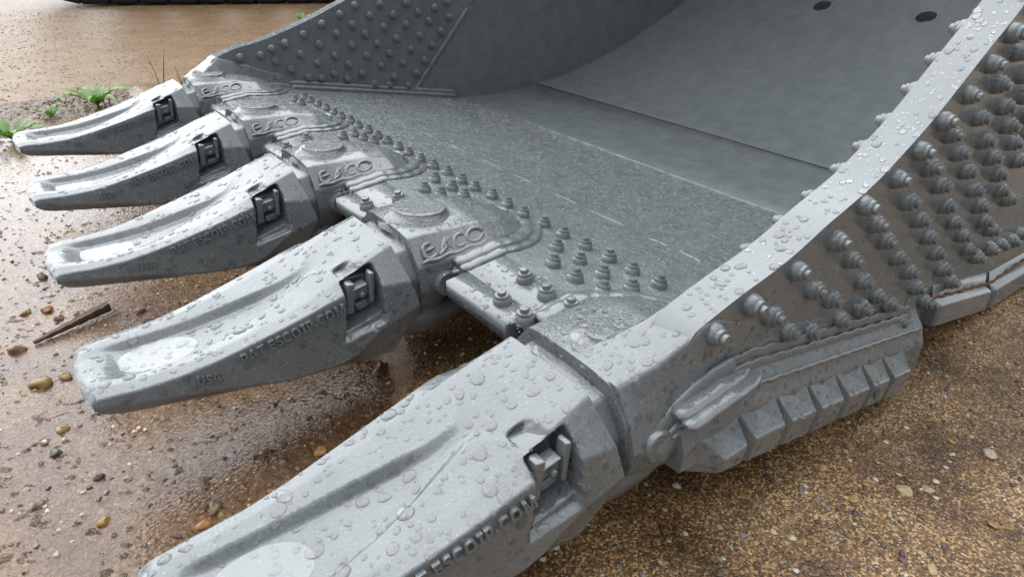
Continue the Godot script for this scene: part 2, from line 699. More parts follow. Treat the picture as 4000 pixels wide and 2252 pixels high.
func many(called: String, mesh: Mesh, mat: Material, ts: Array[Transform3D], cs: Array[Color] = [], parent: Node = null) -> MultiMeshInstance3D:
	var mm := MultiMesh.new()
	mm.transform_format = MultiMesh.TRANSFORM_3D
	mm.use_colors = cs.size() > 0
	mm.mesh = mesh
	mm.instance_count = ts.size()
	for k in ts.size():
		mm.set_instance_transform(k, ts[k])
		if cs.size(): mm.set_instance_color(k, cs[k])
	var o := MultiMeshInstance3D.new()
	o.name = numbered(called)
	o.multimesh = mm
	o.material_override = mat
	(parent if parent else self).add_child(o, true)
	return o


func pebble(sd: int, nu := 10, nv := 7) -> Dictionary:
	var g := RandomNumberGenerator.new()
	g.seed = sd * 17 + 5
	var ph := []
	for k in 6: ph.append(g.randf() * TAU)
	var rings := []
	for b in nv:
		var t := PI * (b + 0.35) / (nv - 0.3)
		var ring := PackedVector3Array()
		for a in nu:
			var u := TAU * a / nu
			var d := Vector3(sin(t) * cos(u), cos(t), sin(t) * sin(u))
			var w := 1.0 + 0.12 * sin(2 * u + ph[0] + d.y * 2.0) + 0.09 * sin(3 * u + ph[1]) + 0.08 * sin(4.0 * d.y + ph[2] + u)
			ring.append(d * w)
		rings.append(ring)
	return loft(rings)


# ---------------------------------------------------------------- bucket
func make_bucket() -> void:
	bucket = Node3D.new()
	bucket.name = numbered("excavator_bucket")
	add_child(bucket)
	tag(bucket, "freshly painted grey excavator bucket with five teeth lying in the rain", "bucket")
	make_shell()
	make_walls()
	make_lip()
	make_buttons()
	make_teeth()
	make_adapters()
	make_shrouds()


var shell_line := PackedVector2Array()


func make_shell() -> void:
	# floor plate from the lip to the first bend
	var t := 0.028
	var poly := PackedVector2Array([Vector2(0.023, 0.1523), Vector2(0.245, 0.1110), Vector2(0.598, 0.0453), Vector2(0.598, 0.0174), Vector2(0.245, 0.0825), Vector2(0.01, 0.126)])
	var s := slab_shape(poly, -WALL - 0.01, WALL + 0.01, 0.001)
	put("floor_plate", to_mesh(s), M.plate, bucket)
	# top face alone, for the rain to settle on
	wet(grid(2, 2, func(a, b): return Vector3(0.03 + 0.565 * a, floor_y(0.03 + 0.565 * a), -0.60 + 1.2 * b)), Transform3D.IDENTITY, 34000.0, 0.0011, 0.0027, 0.12, 2.0)
	# second, narrow strip of plate
	var strip := PackedVector2Array([Vector2(0.5985, 0.0423), Vector2(0.735, 0.0335), Vector2(0.872, 0.0425), Vector2(0.876, 0.0145), Vector2(0.735, 0.0055), Vector2(0.5985, 0.0175)])
	put("floor_plate", to_mesh(slab_shape(strip, -WALL - 0.01, WALL + 0.01, 0.001)), M.plate, bucket)
	# weld along the step
	var path := PackedVector3Array()
	for k in 120:
		path.append(Vector3(0.5985 + 0.0012 * sin(k * 1.3), 0.0446, -0.62 + 1.24 * k / 119.0))
	put("weld_bead", to_mesh(tube(path, 0.0017, 6, 0.3)), M.weld, bucket)
	# broken weld lengths along the joint between lip and floor plate
	var from := -0.60
	while from < 0.58:
		var to := minf(from + rng.randf_range(0.02, 0.075), 0.60)
		path = PackedVector3Array()
		for k in 12:
			var z := lerpf(from, to, k / 11.0)
			path.append(Vector3(0.250 + 0.0012 * sin(z * 60.0) + from * 0.004, floor_y(0.25) - 0.0003, z))
		put("weld_bead", to_mesh(tube(path, rng.randf_range(0.0011, 0.0019), 8, 0.15, 0.5)), M.weld, bucket)
		from = to + rng.randf_range(0.01, 0.05)
	# curved back, with two round holes
	shell_line = smooth_path([Vector2(0.872, 0.044), Vector2(0.99, 0.058), Vector2(1.104, 0.084), Vector2(1.215, 0.118), Vector2(1.32, 0.158), Vector2(1.495, 0.232), Vector2(1.68, 0.35), Vector2(1.83, 0.53), Vector2(1.90, 0.75), Vector2(1.88, 0.98), Vector2(1.78, 1.2), Vector2(1.62, 1.34)], 6)
	var line := shell_line
	var outer := PackedVector2Array()
	for k in line.size():
		var d := (line[mini(k + 1, line.size() - 1)] - line[maxi(k - 1, 0)]).normalized()
		outer.append(line[k] + Vector2(d.y, -d.x) * 0.026)
	var zs := []
	for k in 51: zs.append(-0.64 + 1.28 * k / 50.0)
	var sh := new_shape()
	for side in 2:
		var L: PackedVector2Array = line if side == 0 else outer
		var v := PackedVector3Array()
		var i := PackedInt32Array()
		for a in L.size():
			for z in zs: v.append(Vector3(L[a].x, L[a].y, z))
		var holes := []
		for hz in [-0.185, 0.085]:
			holes.append(hz)
		var ny := zs.size()
		var ka := 0
		while line[ka].x < 1.515: ka += 1
		var cut := {}
		for hz in holes:
			var kb := 0
			while zs[kb] < hz - 0.03: kb += 1
			cut[kb] = true
			# ring from the square border of cells to the round rim
			var border := []
			for b in range(kb - 1, kb + 3): border.append([ka - 2, b])
			for a in range(ka - 2, ka + 2): border.append([a, kb + 3])
			for b in range(kb + 3, kb - 1, -1): border.append([ka + 2, b])
			for a in range(ka + 2, ka - 2, -1): border.append([a, kb - 1])
			var mid := (v[(ka - 2) * ny + kb + 1] + v[(ka + 2) * ny + kb + 1]) * 0.5
			var e1 := (v[(ka + 2) * ny + kb + 1] - v[(ka - 2) * ny + kb + 1]).normalized()
			var base := v.size()
			for q in border:
				v.append(v[q[0] * ny + q[1]])
			for q in border:
				var w: Vector3 = v[q[0] * ny + q[1]] - mid
				var f := Vector2(w.dot(e1), w.z).normalized() * 0.0235
				v.append(mid + e1 * f.x + Vector3(0, 0, f.y))
			var nb := border.size()
			for q in nb:
				var q2 := (q + 1) % nb
				var tri := [base + q, base + nb + q2, base + q2, base + q, base + nb + q, base + nb + q2]
				if side == 1: tri.reverse()
				i.append_array(tri)
			if side == 0:
				# wall of the hole
				var nrm := Vector3(e1.y, -e1.x, 0) * 0.026
				var b2 := v.size()
				for q in nb: v.append(v[base + nb + q])
				for q in nb: v.append(v[base + nb + q] + nrm)
				for q in nb:
					var q2 := (q + 1) % nb
					i.append_array([b2 + q, b2 + nb + q2, b2 + q2, b2 + q, b2 + nb + q, b2 + nb + q2])
		for a in L.size() - 1:
			for b in ny - 1:
				var skip := false
				for kb in cut:
					if a >= ka - 2 and a < ka + 2 and b >= kb - 1 and b < kb + 3: skip = true
				if skip: continue
				var p := a * ny + b
				var tri := [p, p + 1, p + ny + 1, p, p + ny + 1, p + ny]
				if side == 1: tri.reverse()
				i.append_array(tri)
		join(sh, {"v": v, "i": i})
	put("curved_back", to_mesh(sh, false), M.plate, bucket)
	# wear straps welded under the back, behind the holes
	for hz in [-0.185, 0.085]:
		put("wear_strap", to_mesh(box_shape(Vector3(0.30, 0.022, 0.13), 0.003)), M.plate, bucket, Transform3D(Basis(Vector3(0, 0, 1), 0.48), Vector3(1.555, 0.190, hz)))


const NEAR_EDGE := [[0.007, 0.2115], [0.046, 0.222], [0.085, 0.2305], [0.117, 0.240], [0.152, 0.2535], [0.185, 0.264], [0.22, 0.277], [0.258, 0.297], [0.298, 0.3215], [0.363, 0.370], [0.41, 0.405], [0.50, 0.49], [0.60, 0.62], [0.70, 0.80], [0.76, 1.0], [0.79, 1.22]]
const FAR_EDGE := [[0.007, 0.2115], [0.046, 0.224], [0.085, 0.2305], [0.116, 0.2375], [0.15, 0.247], [0.18, 0.256], [0.21, 0.266], [0.238, 0.2755], [0.275, 0.290], [0.316, 0.307], [0.41, 0.362], [0.50, 0.44], [0.60, 0.57], [0.70, 0.78], [0.76, 1.0], [0.79, 1.22]]


func edge_y(edge: Array, x: float) -> float:
	for k in edge.size() - 1:
		if x <= edge[k + 1][0]:
			return lerpf(edge[k][1], edge[k + 1][1], (x - edge[k][0]) / (edge[k + 1][0] - edge[k][0]))
	return edge[-1][1]


func make_walls() -> void:
	for side in [1.0, -1.0]:
		var edge: Array = NEAR_EDGE if side > 0 else FAR_EDGE
		var pts := []
		for e in edge: pts.append(Vector2(e[0], e[1]))
		var poly := PackedVector2Array([Vector2(-0.03, 0.125), Vector2(-0.022, 0.19), Vector2(-0.004, 0.2075)])
		poly.append_array(smooth_path(pts, 4))
		poly.append(Vector2(1.20, 1.36))
		for k in range(shell_line.size() - 1, -1, -6):
			var d := (shell_line[mini(k + 1, shell_line.size() - 1)] - shell_line[maxi(k - 1, 0)]).normalized()
			poly.append(shell_line[k] + Vector2(d.y, -d.x) * 0.028)
		poly.append_array(PackedVector2Array([Vector2(0.735, 0.004), Vector2(0.598, 0.018), Vector2(0.245, 0.0815)]))
		var a := WALL
		var b := WALL + WALL_T
		var s := slab_shape(poly, a if side > 0 else -b, b if side > 0 else -a, 0.0018)
		var o := put("side_wall", to_mesh(s), M.plate, bucket)
		if side > 0:
			wet(strip_shape(edge, a, b), Transform3D.IDENTITY, 27000.0, 0.0008, 0.0046, 0.10)
			var face := grid(18, 10, func(i, j):
				var x: float = 0.62 * i / 17.0
				return Vector3(x, lerpf(maxf(0.04, floor_y(x) - 0.02), minf(edge_y(edge, x), 0.55), j / 9.0), b))
			wet(face, Transform3D.IDENTITY, 24000.0, 0.0006, 0.0015, -0.5, 1.8)
		else:
			wet(strip_shape(edge, -b, -a), Transform3D.IDENTITY, 9000.0, 0.001, 0.0035, 0.15)
			var face := grid(18, 10, func(i, j):
				var x: float = 0.9 * i / 17.0
				return Vector3(x, lerpf(maxf(0.05, floor_y(x)), minf(edge_y(edge, x), 0.35), j / 9.0), -a))
			wet(face, Transform3D.IDENTITY, 4200.0, 0.0008, 0.0019, -0.5, 1.5)
	# weld down the far wall where its two plates meet
	var path := PackedVector3Array()
	for k in 40:
		var t := k / 39.0
		path.append(Vector3(lerpf(0.462, 0.640, t) , lerpf(0.068, 0.262, t), -WALL + 0.001))
	put("weld_bead", to_mesh(tube(path, 0.0065, 8, 0.06, 0.6, Vector3(0, 0, 1))), M.weld, bucket)
	path = PackedVector3Array()
	for k in 24:
		var t := k / 23.0
		path.append(Vector3(lerpf(0.645, 0.84, t), lerpf(0.275, 0.50, t), -WALL + 0.001))
	put("weld_bead", to_mesh(tube(path, 0.0062, 8, 0.08, 0.6, Vector3(0, 0, 1))), M.weld, bucket)
	# fillet weld where the far wall meets the floor
	for k in 2:
		path = PackedVector3Array()
		for j in 90:
			var x := 0.15 + 0.44 * j / 89.0
			path.append(Vector3(x, floor_y(x) + (0.011 if k else 0.002), -WALL + (0.002 if k else 0.008)))
		put("weld_bead", to_mesh(tube(path, 0.0075, 8, 0.07)), M.weld, bucket)
	# cast corners that carry the walls down to the outer adapters
	for side in [1.0, -1.0]:
		var st := [
			[-0.066, [[0.560, 0.120], [0.590, 0.150], [0.597, 0.176], [0.652, 0.176], [0.668, 0.150], [0.676, 0.125], [0.670, 0.100], [0.560, 0.100]]],
			[-0.036, [[0.560, 0.140], [0.596, 0.158], [0.610, 0.186], [0.663, 0.190], [0.671, 0.158], [0.682, 0.125], [0.676, 0.098], [0.560, 0.098]]],
			[-0.012, [[0.560, 0.147], [0.604, 0.162], [0.622, 0.199], [0.6675, 0.202], [0.671, 0.163], [0.684, 0.128], [0.678, 0.096], [0.560, 0.096]]],
			[0.006, [[0.565, 0.150], [0.608, 0.164], [0.6292, 0.2105], [0.6685, 0.2112], [0.671, 0.168], [0.685, 0.128], [0.678, 0.092], [0.560, 0.092]]],
			[0.020, [[0.570, 0.151], [0.612, 0.162], [0.6298, 0.2050], [0.6682, 0.2105], [0.6705, 0.165], [0.685, 0.126], [0.678, 0.090], [0.560, 0.090]]],
			[0.060, [[0.590, 0.144], [0.618, 0.153], [0.6300, 0.1900], [0.6678, 0.1950], [0.6700, 0.155], [0.684, 0.120], [0.676, 0.084], [0.590, 0.084]]],
			[0.110, [[0.605, 0.135], [0.623, 0.143], [0.6305, 0.1700], [0.6674, 0.1750], [0.6695, 0.145], [0.680, 0.110], [0.674, 0.076], [0.600, 0.076]]],
			[0.190, [[0.620, 0.119], [0.629, 0.124], [0.6308, 0.1350], [0.6672, 0.1400], [0.6680, 0.125], [0.672, 0.100], [0.670, 0.066], [0.620, 0.066]]]]
		var rings := []
		for x in stations_x(-0.066, 0.19, -1, 1, 0.006, 0.006):
			var k := 0
			while k < st.size() - 2 and x > st[k + 1][0]: k += 1
			var t := clampf((x - st[k][0]) / (st[k + 1][0] - st[k][0]), 0, 1)
			t = t * t * (3 - 2 * t) * 0.4 + t * 0.6
			var pts := []
			for j in 8:
				pts.append(Vector2(lerpf(st[k][1][j][0], st[k + 1][1][j][0], t), lerpf(st[k][1][j][1], st[k + 1][1][j][1], t)))
			pts.append(pts[0])
			var r2 := rounded(pts, [4, 6, 8, 6, 6, 4, 4, 2], 0.004)
			var ring := PackedVector3Array()
			for q in r2.size() - 1:
				ring.append(Vector3(x, r2[q].y, r2[q].x * side))
			rings.append(ring)
		var s := loft(rings)
		put("corner_casting", to_mesh(s), M.cast, bucket)
		wet(s, Transform3D.IDENTITY, 30000.0 if side > 0 else 14000.0, 0.0008, 0.0046, -0.2)


func strip_shape(edge: Array, z0: float, z1: float) -> Dictionary:
	var n := edge.size()
	return grid(n - 3, 2, func(a, b): return Vector3(edge[a][0], edge[a][1], lerpf(z0 + 0.002, z1 - 0.002, b)))


func make_lip() -> void:
	var poly := PackedVector2Array([Vector2(-0.027, 0.14705), Vector2(0.0228, 0.1521), Vector2(0.0228, 0.118), Vector2(-0.027, 0.1233)])
	put("lip_plate", to_mesh(slab_shape(poly, -0.60, 0.60, 0.0008)), M.plate, bucket)
	# tongues of the lip between the slots for the adapters
	var nose := PackedVector2Array([Vector2(-0.054, 0.1442), Vector2(-0.0272, 0.14703), Vector2(-0.0272, 0.1233), Vector2(-0.054, 0.1262)])
	for k in 4:
		put("lip_plate", to_mesh(slab_shape(nose, TEETH[k] + 0.101, TEETH[k + 1] - 0.101, 0.0012)), M.plate, bucket)
	for z in [[-0.53, -0.36], [-0.21, -0.07], [0.08, 0.215], [0.36, 0.53]]:
		var za: float = z[0]
		var zb: float = z[1]
		wet(grid(2, 2, func(a, b): return Vector3(-0.052 + 0.074 * a, floor_y(-0.052 + 0.074 * a), lerpf(za, zb, b))), Transform3D.IDENTITY, 22000.0, 0.0008, 0.0046, 0.1)
		wet(grid(2, 2, func(a, b): return Vector3(-0.0542, lerpf(0.128, 0.142, a), lerpf(za, zb, b))), Transform3D.IDENTITY, 16000.0, 0.0006, 0.0014, -2.0)


func make_buttons() -> void:
	var meshes := []
	for k in 4:
		meshes.append(to_mesh(lathe([[0.0108, -0.001], [0.0104, 0.002], [0.0101, 0.0040], [0.0094, 0.0062], [0.0082, 0.0074], [0.0080, 0.0075], [0.0080, 0.0075], [0.0081, 0.0082], [0.0078, 0.0102], [0.0074, 0.0109], [0.0074, 0.0109], [0.0050, 0.0113], [0.0050, 0.0113], [0.0050, 0.0148], [0.0046, 0.0154], [0.0046, 0.0154], [0.0004, 0.0156]], 20, 0.028, k)))
	var floor_spots := []
	# rows run along the lip; further ones fill the bays between the adapters
	var z := -0.494
	while z < 0.53:
		floor_spots.append([0.131 + rng.randf_range(-0.002, 0.002), z + rng.randf_range(-0.002, 0.002)])
		z += 0.0388
	for p in [[0.099, -0.46], [0.1, -0.426], [0.093, -0.157], [0.097, -0.127], [0.063, -0.136], [0.104, -0.106], [0.091, 0.119], [0.095, 0.115 + 0.044], [0.051, 0.161], [0.06, 0.188], [0.092, 0.196], [0.09, 0.395], [0.054, 0.432], [0.091, 0.434], [0.051, 0.472], [0.088, 0.474], [0.056, 0.508], [0.092, 0.513]]:
		floor_spots.append(p)
	for p in [[-0.034, 0.463], [0.006, 0.447], [-0.036, 0.502], [0.003, 0.486], [0.006, 0.519], [-0.034, 0.533], [-0.036, 0.166], [0.004, 0.178], [-0.035, -0.125], [0.004, -0.140]]:
		floor_spots.append(p)
	for p in floor_spots:
		var n := Vector3(-FLOOR_B, 1, 0).normalized() if p[0] > 0.023 else Vector3(-0.105, 1, 0).normalized()
		button(meshes, Vector3(p[0], floor_y(p[0]), p[1]), n)
	for p in [[0.017, 0.199], [0.061, 0.209], [0.092, 0.188], [0.117, 0.222], [0.123, 0.161], [0.151, 0.193], [0.162, 0.147], [0.170, 0.234], [0.187, 0.171], [0.204, 0.258], [0.205, 0.206], [0.215, 0.139], [0.232, 0.234], [0.241, 0.172], [0.251, 0.272], [0.253, 0.138], [0.262, 0.209], [0.281, 0.142], [0.281, 0.292], [0.285, 0.243], [0.302, 0.179], [0.310, 0.271], [0.310, 0.314], [0.317, 0.120], [0.324, 0.214], [0.334, 0.298], [0.340, 0.151], [0.346, 0.245], [0.347, 0.332], [0.354, 0.086], [0.361, 0.185], [0.366, 0.274], [0.375, 0.120], [0.376, 0.356], [0.380, 0.215], [0.387, 0.305], [0.390, 0.055], [0.396, 0.156], [0.400, 0.381], [0.402, 0.248], [0.408, 0.334], [0.412, 0.090], [0.417, 0.187], [0.422, 0.276], [0.429, 0.361], [0.432, 0.125], [0.440, 0.219], [0.443, 0.307], [0.448, 0.059], [0.455, 0.161], [0.458, 0.251], [0.465, 0.336], [0.472, 0.096], [0.473, 0.283], [0.475, 0.192], [0.489, 0.312], [0.491, 0.133], [0.497, 0.224], [0.507, 0.258], [0.509, 0.164], [0.527, 0.198], [0.528, 0.112], [0.542, 0.145], [0.545, 0.230], [0.561, 0.179], [0.570, 0.110], [0.605, 0.106], [0.645, 0.100], [0.670, 0.103], [0.455, 0.395], [0.522, 0.285], [0.538, 0.315], [0.560, 0.260]]:
		button(meshes, Vector3(p[0], minf(p[1], edge_y(NEAR_EDGE, p[0]) - 0.011), WALL + WALL_T), Vector3(0, 0, 1))
	for p in [[0.052, 0.205], [0.096, 0.205], [0.123, 0.216], [0.127, 0.189], [0.154, 0.224], [0.159, 0.168], [0.186, 0.198], [0.197, 0.145], [0.199, 0.239], [0.223, 0.174], [0.227, 0.140], [0.233, 0.214], [0.245, 0.257], [0.260, 0.146], [0.266, 0.187], [0.277, 0.234], [0.290, 0.131], [0.291, 0.274], [0.297, 0.163], [0.312, 0.205], [0.319, 0.250], [0.329, 0.291], [0.330, 0.138], [0.347, 0.178], [0.348, 0.227], [0.360, 0.110], [0.364, 0.266], [0.377, 0.202], [0.382, 0.150], [0.394, 0.289], [0.398, 0.238], [0.400, 0.102], [0.408, 0.177], [0.415, 0.120], [0.426, 0.264], [0.430, 0.209], [0.442, 0.151], [0.452, 0.094], [0.459, 0.239], [0.464, 0.288], [0.467, 0.180], [0.479, 0.121], [0.493, 0.264], [0.495, 0.210], [0.504, 0.150], [0.523, 0.242], [0.528, 0.184], [0.542, 0.271], [0.557, 0.214], [0.578, 0.284], [0.584, 0.246], [0.430, 0.315], [0.500, 0.320]]:
		button(meshes, Vector3(p[0], p[1], -WALL), Vector3(0, 0, 1))
	for x in [0.113, 0.155, 0.195, 0.235, 0.265, 0.297, 0.330, 0.362, 0.396]:
		button(meshes, Vector3(x, edge_y(NEAR_EDGE, x) - 0.0150, WALL), Vector3(0, 0, -1))


func button(meshes: Array, at: Vector3, n: Vector3) -> void:
	var side := n.cross(Vector3(0.3, 0.2, 0.9) if absf(n.y) > 0.5 else Vector3.UP).normalized()
	var b := Basis(side, n, side.cross(n)) * Basis(Vector3.UP, rng.randf() * TAU)
	b = b * Basis.from_euler(Vector3(rng.randf_range(-0.05, 0.05), 0, rng.randf_range(-0.05, 0.05)))
	put("wear_button", meshes[rng.randi() % meshes.size()], M.weld, bucket, Transform3D(b.scaled_local(Vector3.ONE * rng.randf_range(0.88, 0.98)), at))


# ---------------------------------------------------------------- teeth
const TOOTH := [
	[-0.388, [0, 0.109, 0.014, 0.109, 0.028, 0.11, 0.036, 0.11, 0.051, 0.1075, 0.0525, 0.103, 0.05, 0.098, 0, 0.098]],
	[-0.381, [0, 0.113, 0.015, 0.113, 0.028, 0.115, 0.038, 0.114, 0.053, 0.11, 0.0545, 0.102, 0.052, 0.092, 0, 0.091]],
	[-0.366, [0, 0.1108, 0.0245, 0.1116, 0.031, 0.113, 0.042, 0.114, 0.055, 0.11, 0.057, 0.099, 0.053, 0.088, 0, 0.087]],
	[-0.352, [0, 0.1038, 0.0265, 0.1046, 0.033, 0.112, 0.044, 0.113, 0.057, 0.1095, 0.059, 0.097, 0.054, 0.086, 0, 0.084]],
	[-0.338, [0, 0.1023, 0.027, 0.1031, 0.0335, 0.1115, 0.045, 0.113, 0.058, 0.1095, 0.0605, 0.095, 0.055, 0.084, 0, 0.082]],
	[-0.310, [0, 0.1028, 0.027, 0.1036, 0.0335, 0.112, 0.047, 0.1135, 0.06, 0.1105, 0.063, 0.09, 0.057, 0.08, 0, 0.078]],
	[-0.280, [0, 0.1053, 0.025, 0.1061, 0.0315, 0.1145, 0.048, 0.1175, 0.0625, 0.115, 0.066, 0.084, 0.059, 0.075, 0, 0.073]],
	[-0.250, [0, 0.1103, 0.021, 0.1111, 0.0275, 0.1205, 0.049, 0.1235, 0.065, 0.1215, 0.0695, 0.077, 0.06, 0.07, 0, 0.068]],
	[-0.220, [0, 0.1178, 0.015, 0.1186, 0.0215, 0.1285, 0.05, 0.13, 0.067, 0.1285, 0.072, 0.071, 0.061, 0.066, 0, 0.064]],
	[-0.190, [0, 0.1303, 0.0075, 0.1311, 0.014, 0.137, 0.051, 0.1385, 0.069, 0.136, 0.0735, 0.069, 0.062, 0.062, 0, 0.06]],
	[-0.165, [0, 0.144, 0.004, 0.1445, 0.011, 0.1472, 0.052, 0.147, 0.07, 0.143, 0.075, 0.07, 0.063, 0.059, 0, 0.057]],
	[-0.147, [0, 0.153, 0.012, 0.153, 0.037, 0.1545, 0.0525, 0.1535, 0.0705, 0.1465, 0.076, 0.077, 0.063, 0.057, 0, 0.055]],
	[-0.120, [0, 0.164, 0.013, 0.164, 0.04, 0.1645, 0.0505, 0.1635, 0.0715, 0.144, 0.0775, 0.095, 0.064, 0.056, 0, 0.054]],
	[-0.080, [0, 0.176, 0.013, 0.176, 0.04, 0.1755, 0.048, 0.174, 0.0735, 0.1395, 0.079, 0.111, 0.066, 0.056, 0, 0.054]]]


func tooth_hook(p: Vector3) -> Vector3:
	var x := p.x
	# back face slants, and runs forward again below
	var t := clampf((x + 0.147) / 0.067, 0, 1)
	var dx := (0.139 - p.y) * 0.21 if p.y > 0.111 else 0.0059 - (0.111 - p.y) * 0.55
	x += dx * t
	# worn, slightly round tip
	var e := clampf((-0.345 - p.x) / 0.043, 0, 1)
	x += e * 0.006 * (p.z * p.z / 0.0025) - e * 0.002
	var z := p.z
	var az := absf(z)
	var lower := 0.0
	if z > 0.03:
		var sg := signf(z)
		# lock pocket in the side, square to the slanted flank
		var u := (p.x + 0.1325) + (p.y - 0.136) * -0.13
		var w := p.y - 0.1335 - (p.x + 0.1325) * 0.30
		var m := box_mask(u, 0.0185, 0.0022) * box_mask(w, 0.0250, 0.0022)
		var side := smoothstep(0.052, 0.060, az)
		z -= sg * m * 0.033 * side
		# scalloped notch above it
		var u2 := p.x + 0.1345 - (p.y - 0.16) * 0.1
		var m2 := box_mask(u2, 0.0115 + clampf((0.155 - p.y) * 0.35, -0.004, 0.005), 0.0055) * smoothstep(0.142, 0.148, p.y) * (1.0 - smoothstep(0.157, 0.164, p.y))
		z -= sg * m2 * 0.008 * (1.0 - m)
		lower = m2 * 0.006 * (1.0 - m)
		# shallow dished sill below it
		var m3 := box_mask(u, 0.021, 0.005) * box_mask(p.y - 0.1045 - (p.x + 0.1325) * 0.2, 0.005, 0.003)
		z -= sg * m3 * 0.007 * (1.0 - m)
	return Vector3(x, p.y - lower, z)


func box_mask(d: float, half: float, soft: float) -> float:
	return 1.0 - smoothstep(half - soft * 0.5, half + soft * 0.5, absf(d))


func make_teeth() -> void:
	var xs := stations_x(-0.388, -0.080, -0.162, -0.100, 0.0038, 0.0016)
	var shape := half_loft(TOOTH, xs, [4, 6, 4, 12, 40, 16, 6], 0.0020, tooth_hook)
	var first := put("tooth", to_mesh(shape), M.cast, bucket)
	# raised lettering on both flanks
	for side in [1.0]:
		var text := TextMesh.new()
		text.text = "PAT ESCOIP.COM"
		text.font = lettering()
		text.font_size = 24
		text.pixel_size = 0.00056
		text.depth = 0.0058
		text.horizontal_alignment = HORIZONTAL_ALIGNMENT_CENTER
		put("raised_lettering", text, M.cast, first, flank(Vector2(-0.2075, 0.1225), 0.225, side, 0.0695))
		var usa := TextMesh.new()
		usa.text = "USA"
		usa.font = lettering()
		usa.font_size = 22
		usa.pixel_size = 0.00052
		usa.depth = 0.0054
		put("raised_lettering", usa, M.cast, first, flank(Vector2(-0.2910, 0.1005), -0.07, side, 0.0632))
		# locking pin: two cheeks, a bar with a stud, and the base below
		var pin := new_shape()
		var lean := Basis(Vector3(0, 0, 1), -0.14)
		join(pin, box_shape(Vector3(0.0085, 0.034, 0.012), 0.0014), Transform3D(lean, Vector3(-0.0112, 0.0, 0.0)))
		join(pin, box_shape(Vector3(0.0050, 0.034, 0.012), 0.0012), Transform3D(lean * Basis(Vector3(0, 0, 1), 0.03), Vector3(0.0122, 0.007, 0.002)))
		join(pin, box_shape(Vector3(0.020, 0.0135, 0.010), 0.0015), Transform3D(Basis(Vector3(0, 0, 1), 0.18), Vector3(0.0, 0.004, -0.0015)))
		join(pin, box_shape(Vector3(0.017, 0.0022, 0.0135), 0.0008), Transform3D(Basis(Vector3(0, 0, 1), 0.18), Vector3(-0.0005, 0.0108, 0.0)))
		join(pin, lathe([[0.0036, 0.0], [0.0034, 0.0075], [0.0022, 0.0085], [0.0003, 0.0085]], 10), Transform3D(Basis(Vector3(1, 0, 0), PI / 2), Vector3(0.001, 0.002, 0.0)))
		join(pin, box_shape(Vector3(0.016, 0.009, 0.007), 0.0015), Transform3D(Basis(Vector3(0, 0, 1), 0.2), Vector3(0.003, -0.0135, -0.003)))
		var at := Transform3D(Basis(Vector3.UP, 0.0 if side > 0 else PI), Vector3(-0.1325, 0.1340, side * 0.0570))
		if side < 0:
			at.basis = Basis(Vector3(1, 0, 0), Vector3(0, 1, 0), Vector3(0, 0, -1))
			at.basis = Basis(Vector3.UP, PI)
		put("locking_pin", to_mesh(pin), M.weld, first, at)
	first.position.z = TEETH[0]
	for k in range(1, 5):
		var c := first.duplicate()
		c.name = "tooth_%03d" % k
		bucket.add_child(c, true)
		c.position.z = TEETH[k]
	for k in 5:
		var dens: float = [26000.0, 28000.0, 30000.0, 32000.0, 32000.0][k]
		wet(shape, Transform3D(Basis.IDENTITY, Vector3(0, 0, TEETH[k])), dens, 0.0008, [0.0045, 0.0048, 0.0052, 0.0056, 0.0062][k], -0.35, 5.0)


func lettering() -> SystemFont:
	var f := SystemFont.new()
	f.font_names = PackedStringArray(["Droid Sans"])
	f.font_weight = 700
	return f


# a frame on a tooth's flank: at (x, y), text running with the given slope
func flank(at: Vector2, slope: float, side: float, z: float) -> Transform3D:
	var right := Vector3(1, slope, 0.065).normalized()
	var out := Vector3(-0.065, 0.10, side).normalized()
	var upv := out.cross(right).normalized()
	return Transform3D(Basis(right, upv, right.cross(upv)), Vector3(at.x, at.y, side * z))


const ADAPTER := [
	[-0.0680, [0, 0.1785, 0.030, 0.178, 0.0480, 0.1755, 0.0700, 0.1480, 0.0725, 0.120, 0.064, 0.086, 0, 0.086]],
	[-0.0450, [0, 0.1790, 0.030, 0.1785, 0.0492, 0.1760, 0.0730, 0.1500, 0.0745, 0.122, 0.062, 0.088, 0, 0.088]],
	[-0.0200, [0, 0.1785, 0.030, 0.178, 0.0500, 0.1755, 0.0770, 0.1530, 0.0800, 0.132, 0.062, 0.108, 0, 0.108]],
	[0.0200, [0, 0.1770, 0.030, 0.1765, 0.0500, 0.1735, 0.0770, 0.1555, 0.0810, 0.138, 0.062, 0.120, 0, 0.120]],
	[0.0550, [0, 0.1700, 0.026, 0.1690, 0.0440, 0.1655, 0.0660, 0.1530, 0.0710, 0.134, 0.060, 0.120, 0, 0.120]],
	[0.0850, [0, 0.1580, 0.018, 0.1570, 0.0320, 0.1540, 0.0500, 0.1460, 0.0560, 0.130, 0.050, 0.118, 0, 0.118]],
	[0.1030, [0, 0.1450, 0.010, 0.1445, 0.0190, 0.1425, 0.0310, 0.1380, 0.0360, 0.128, 0.034, 0.116, 0, 0.116]],
	[0.1110, [0, 0.1360, 0.005, 0.1360, 0.0100, 0.1350, 0.0170, 0.1330, 0.0200, 0.126, 0.020, 0.114, 0, 0.114]]]


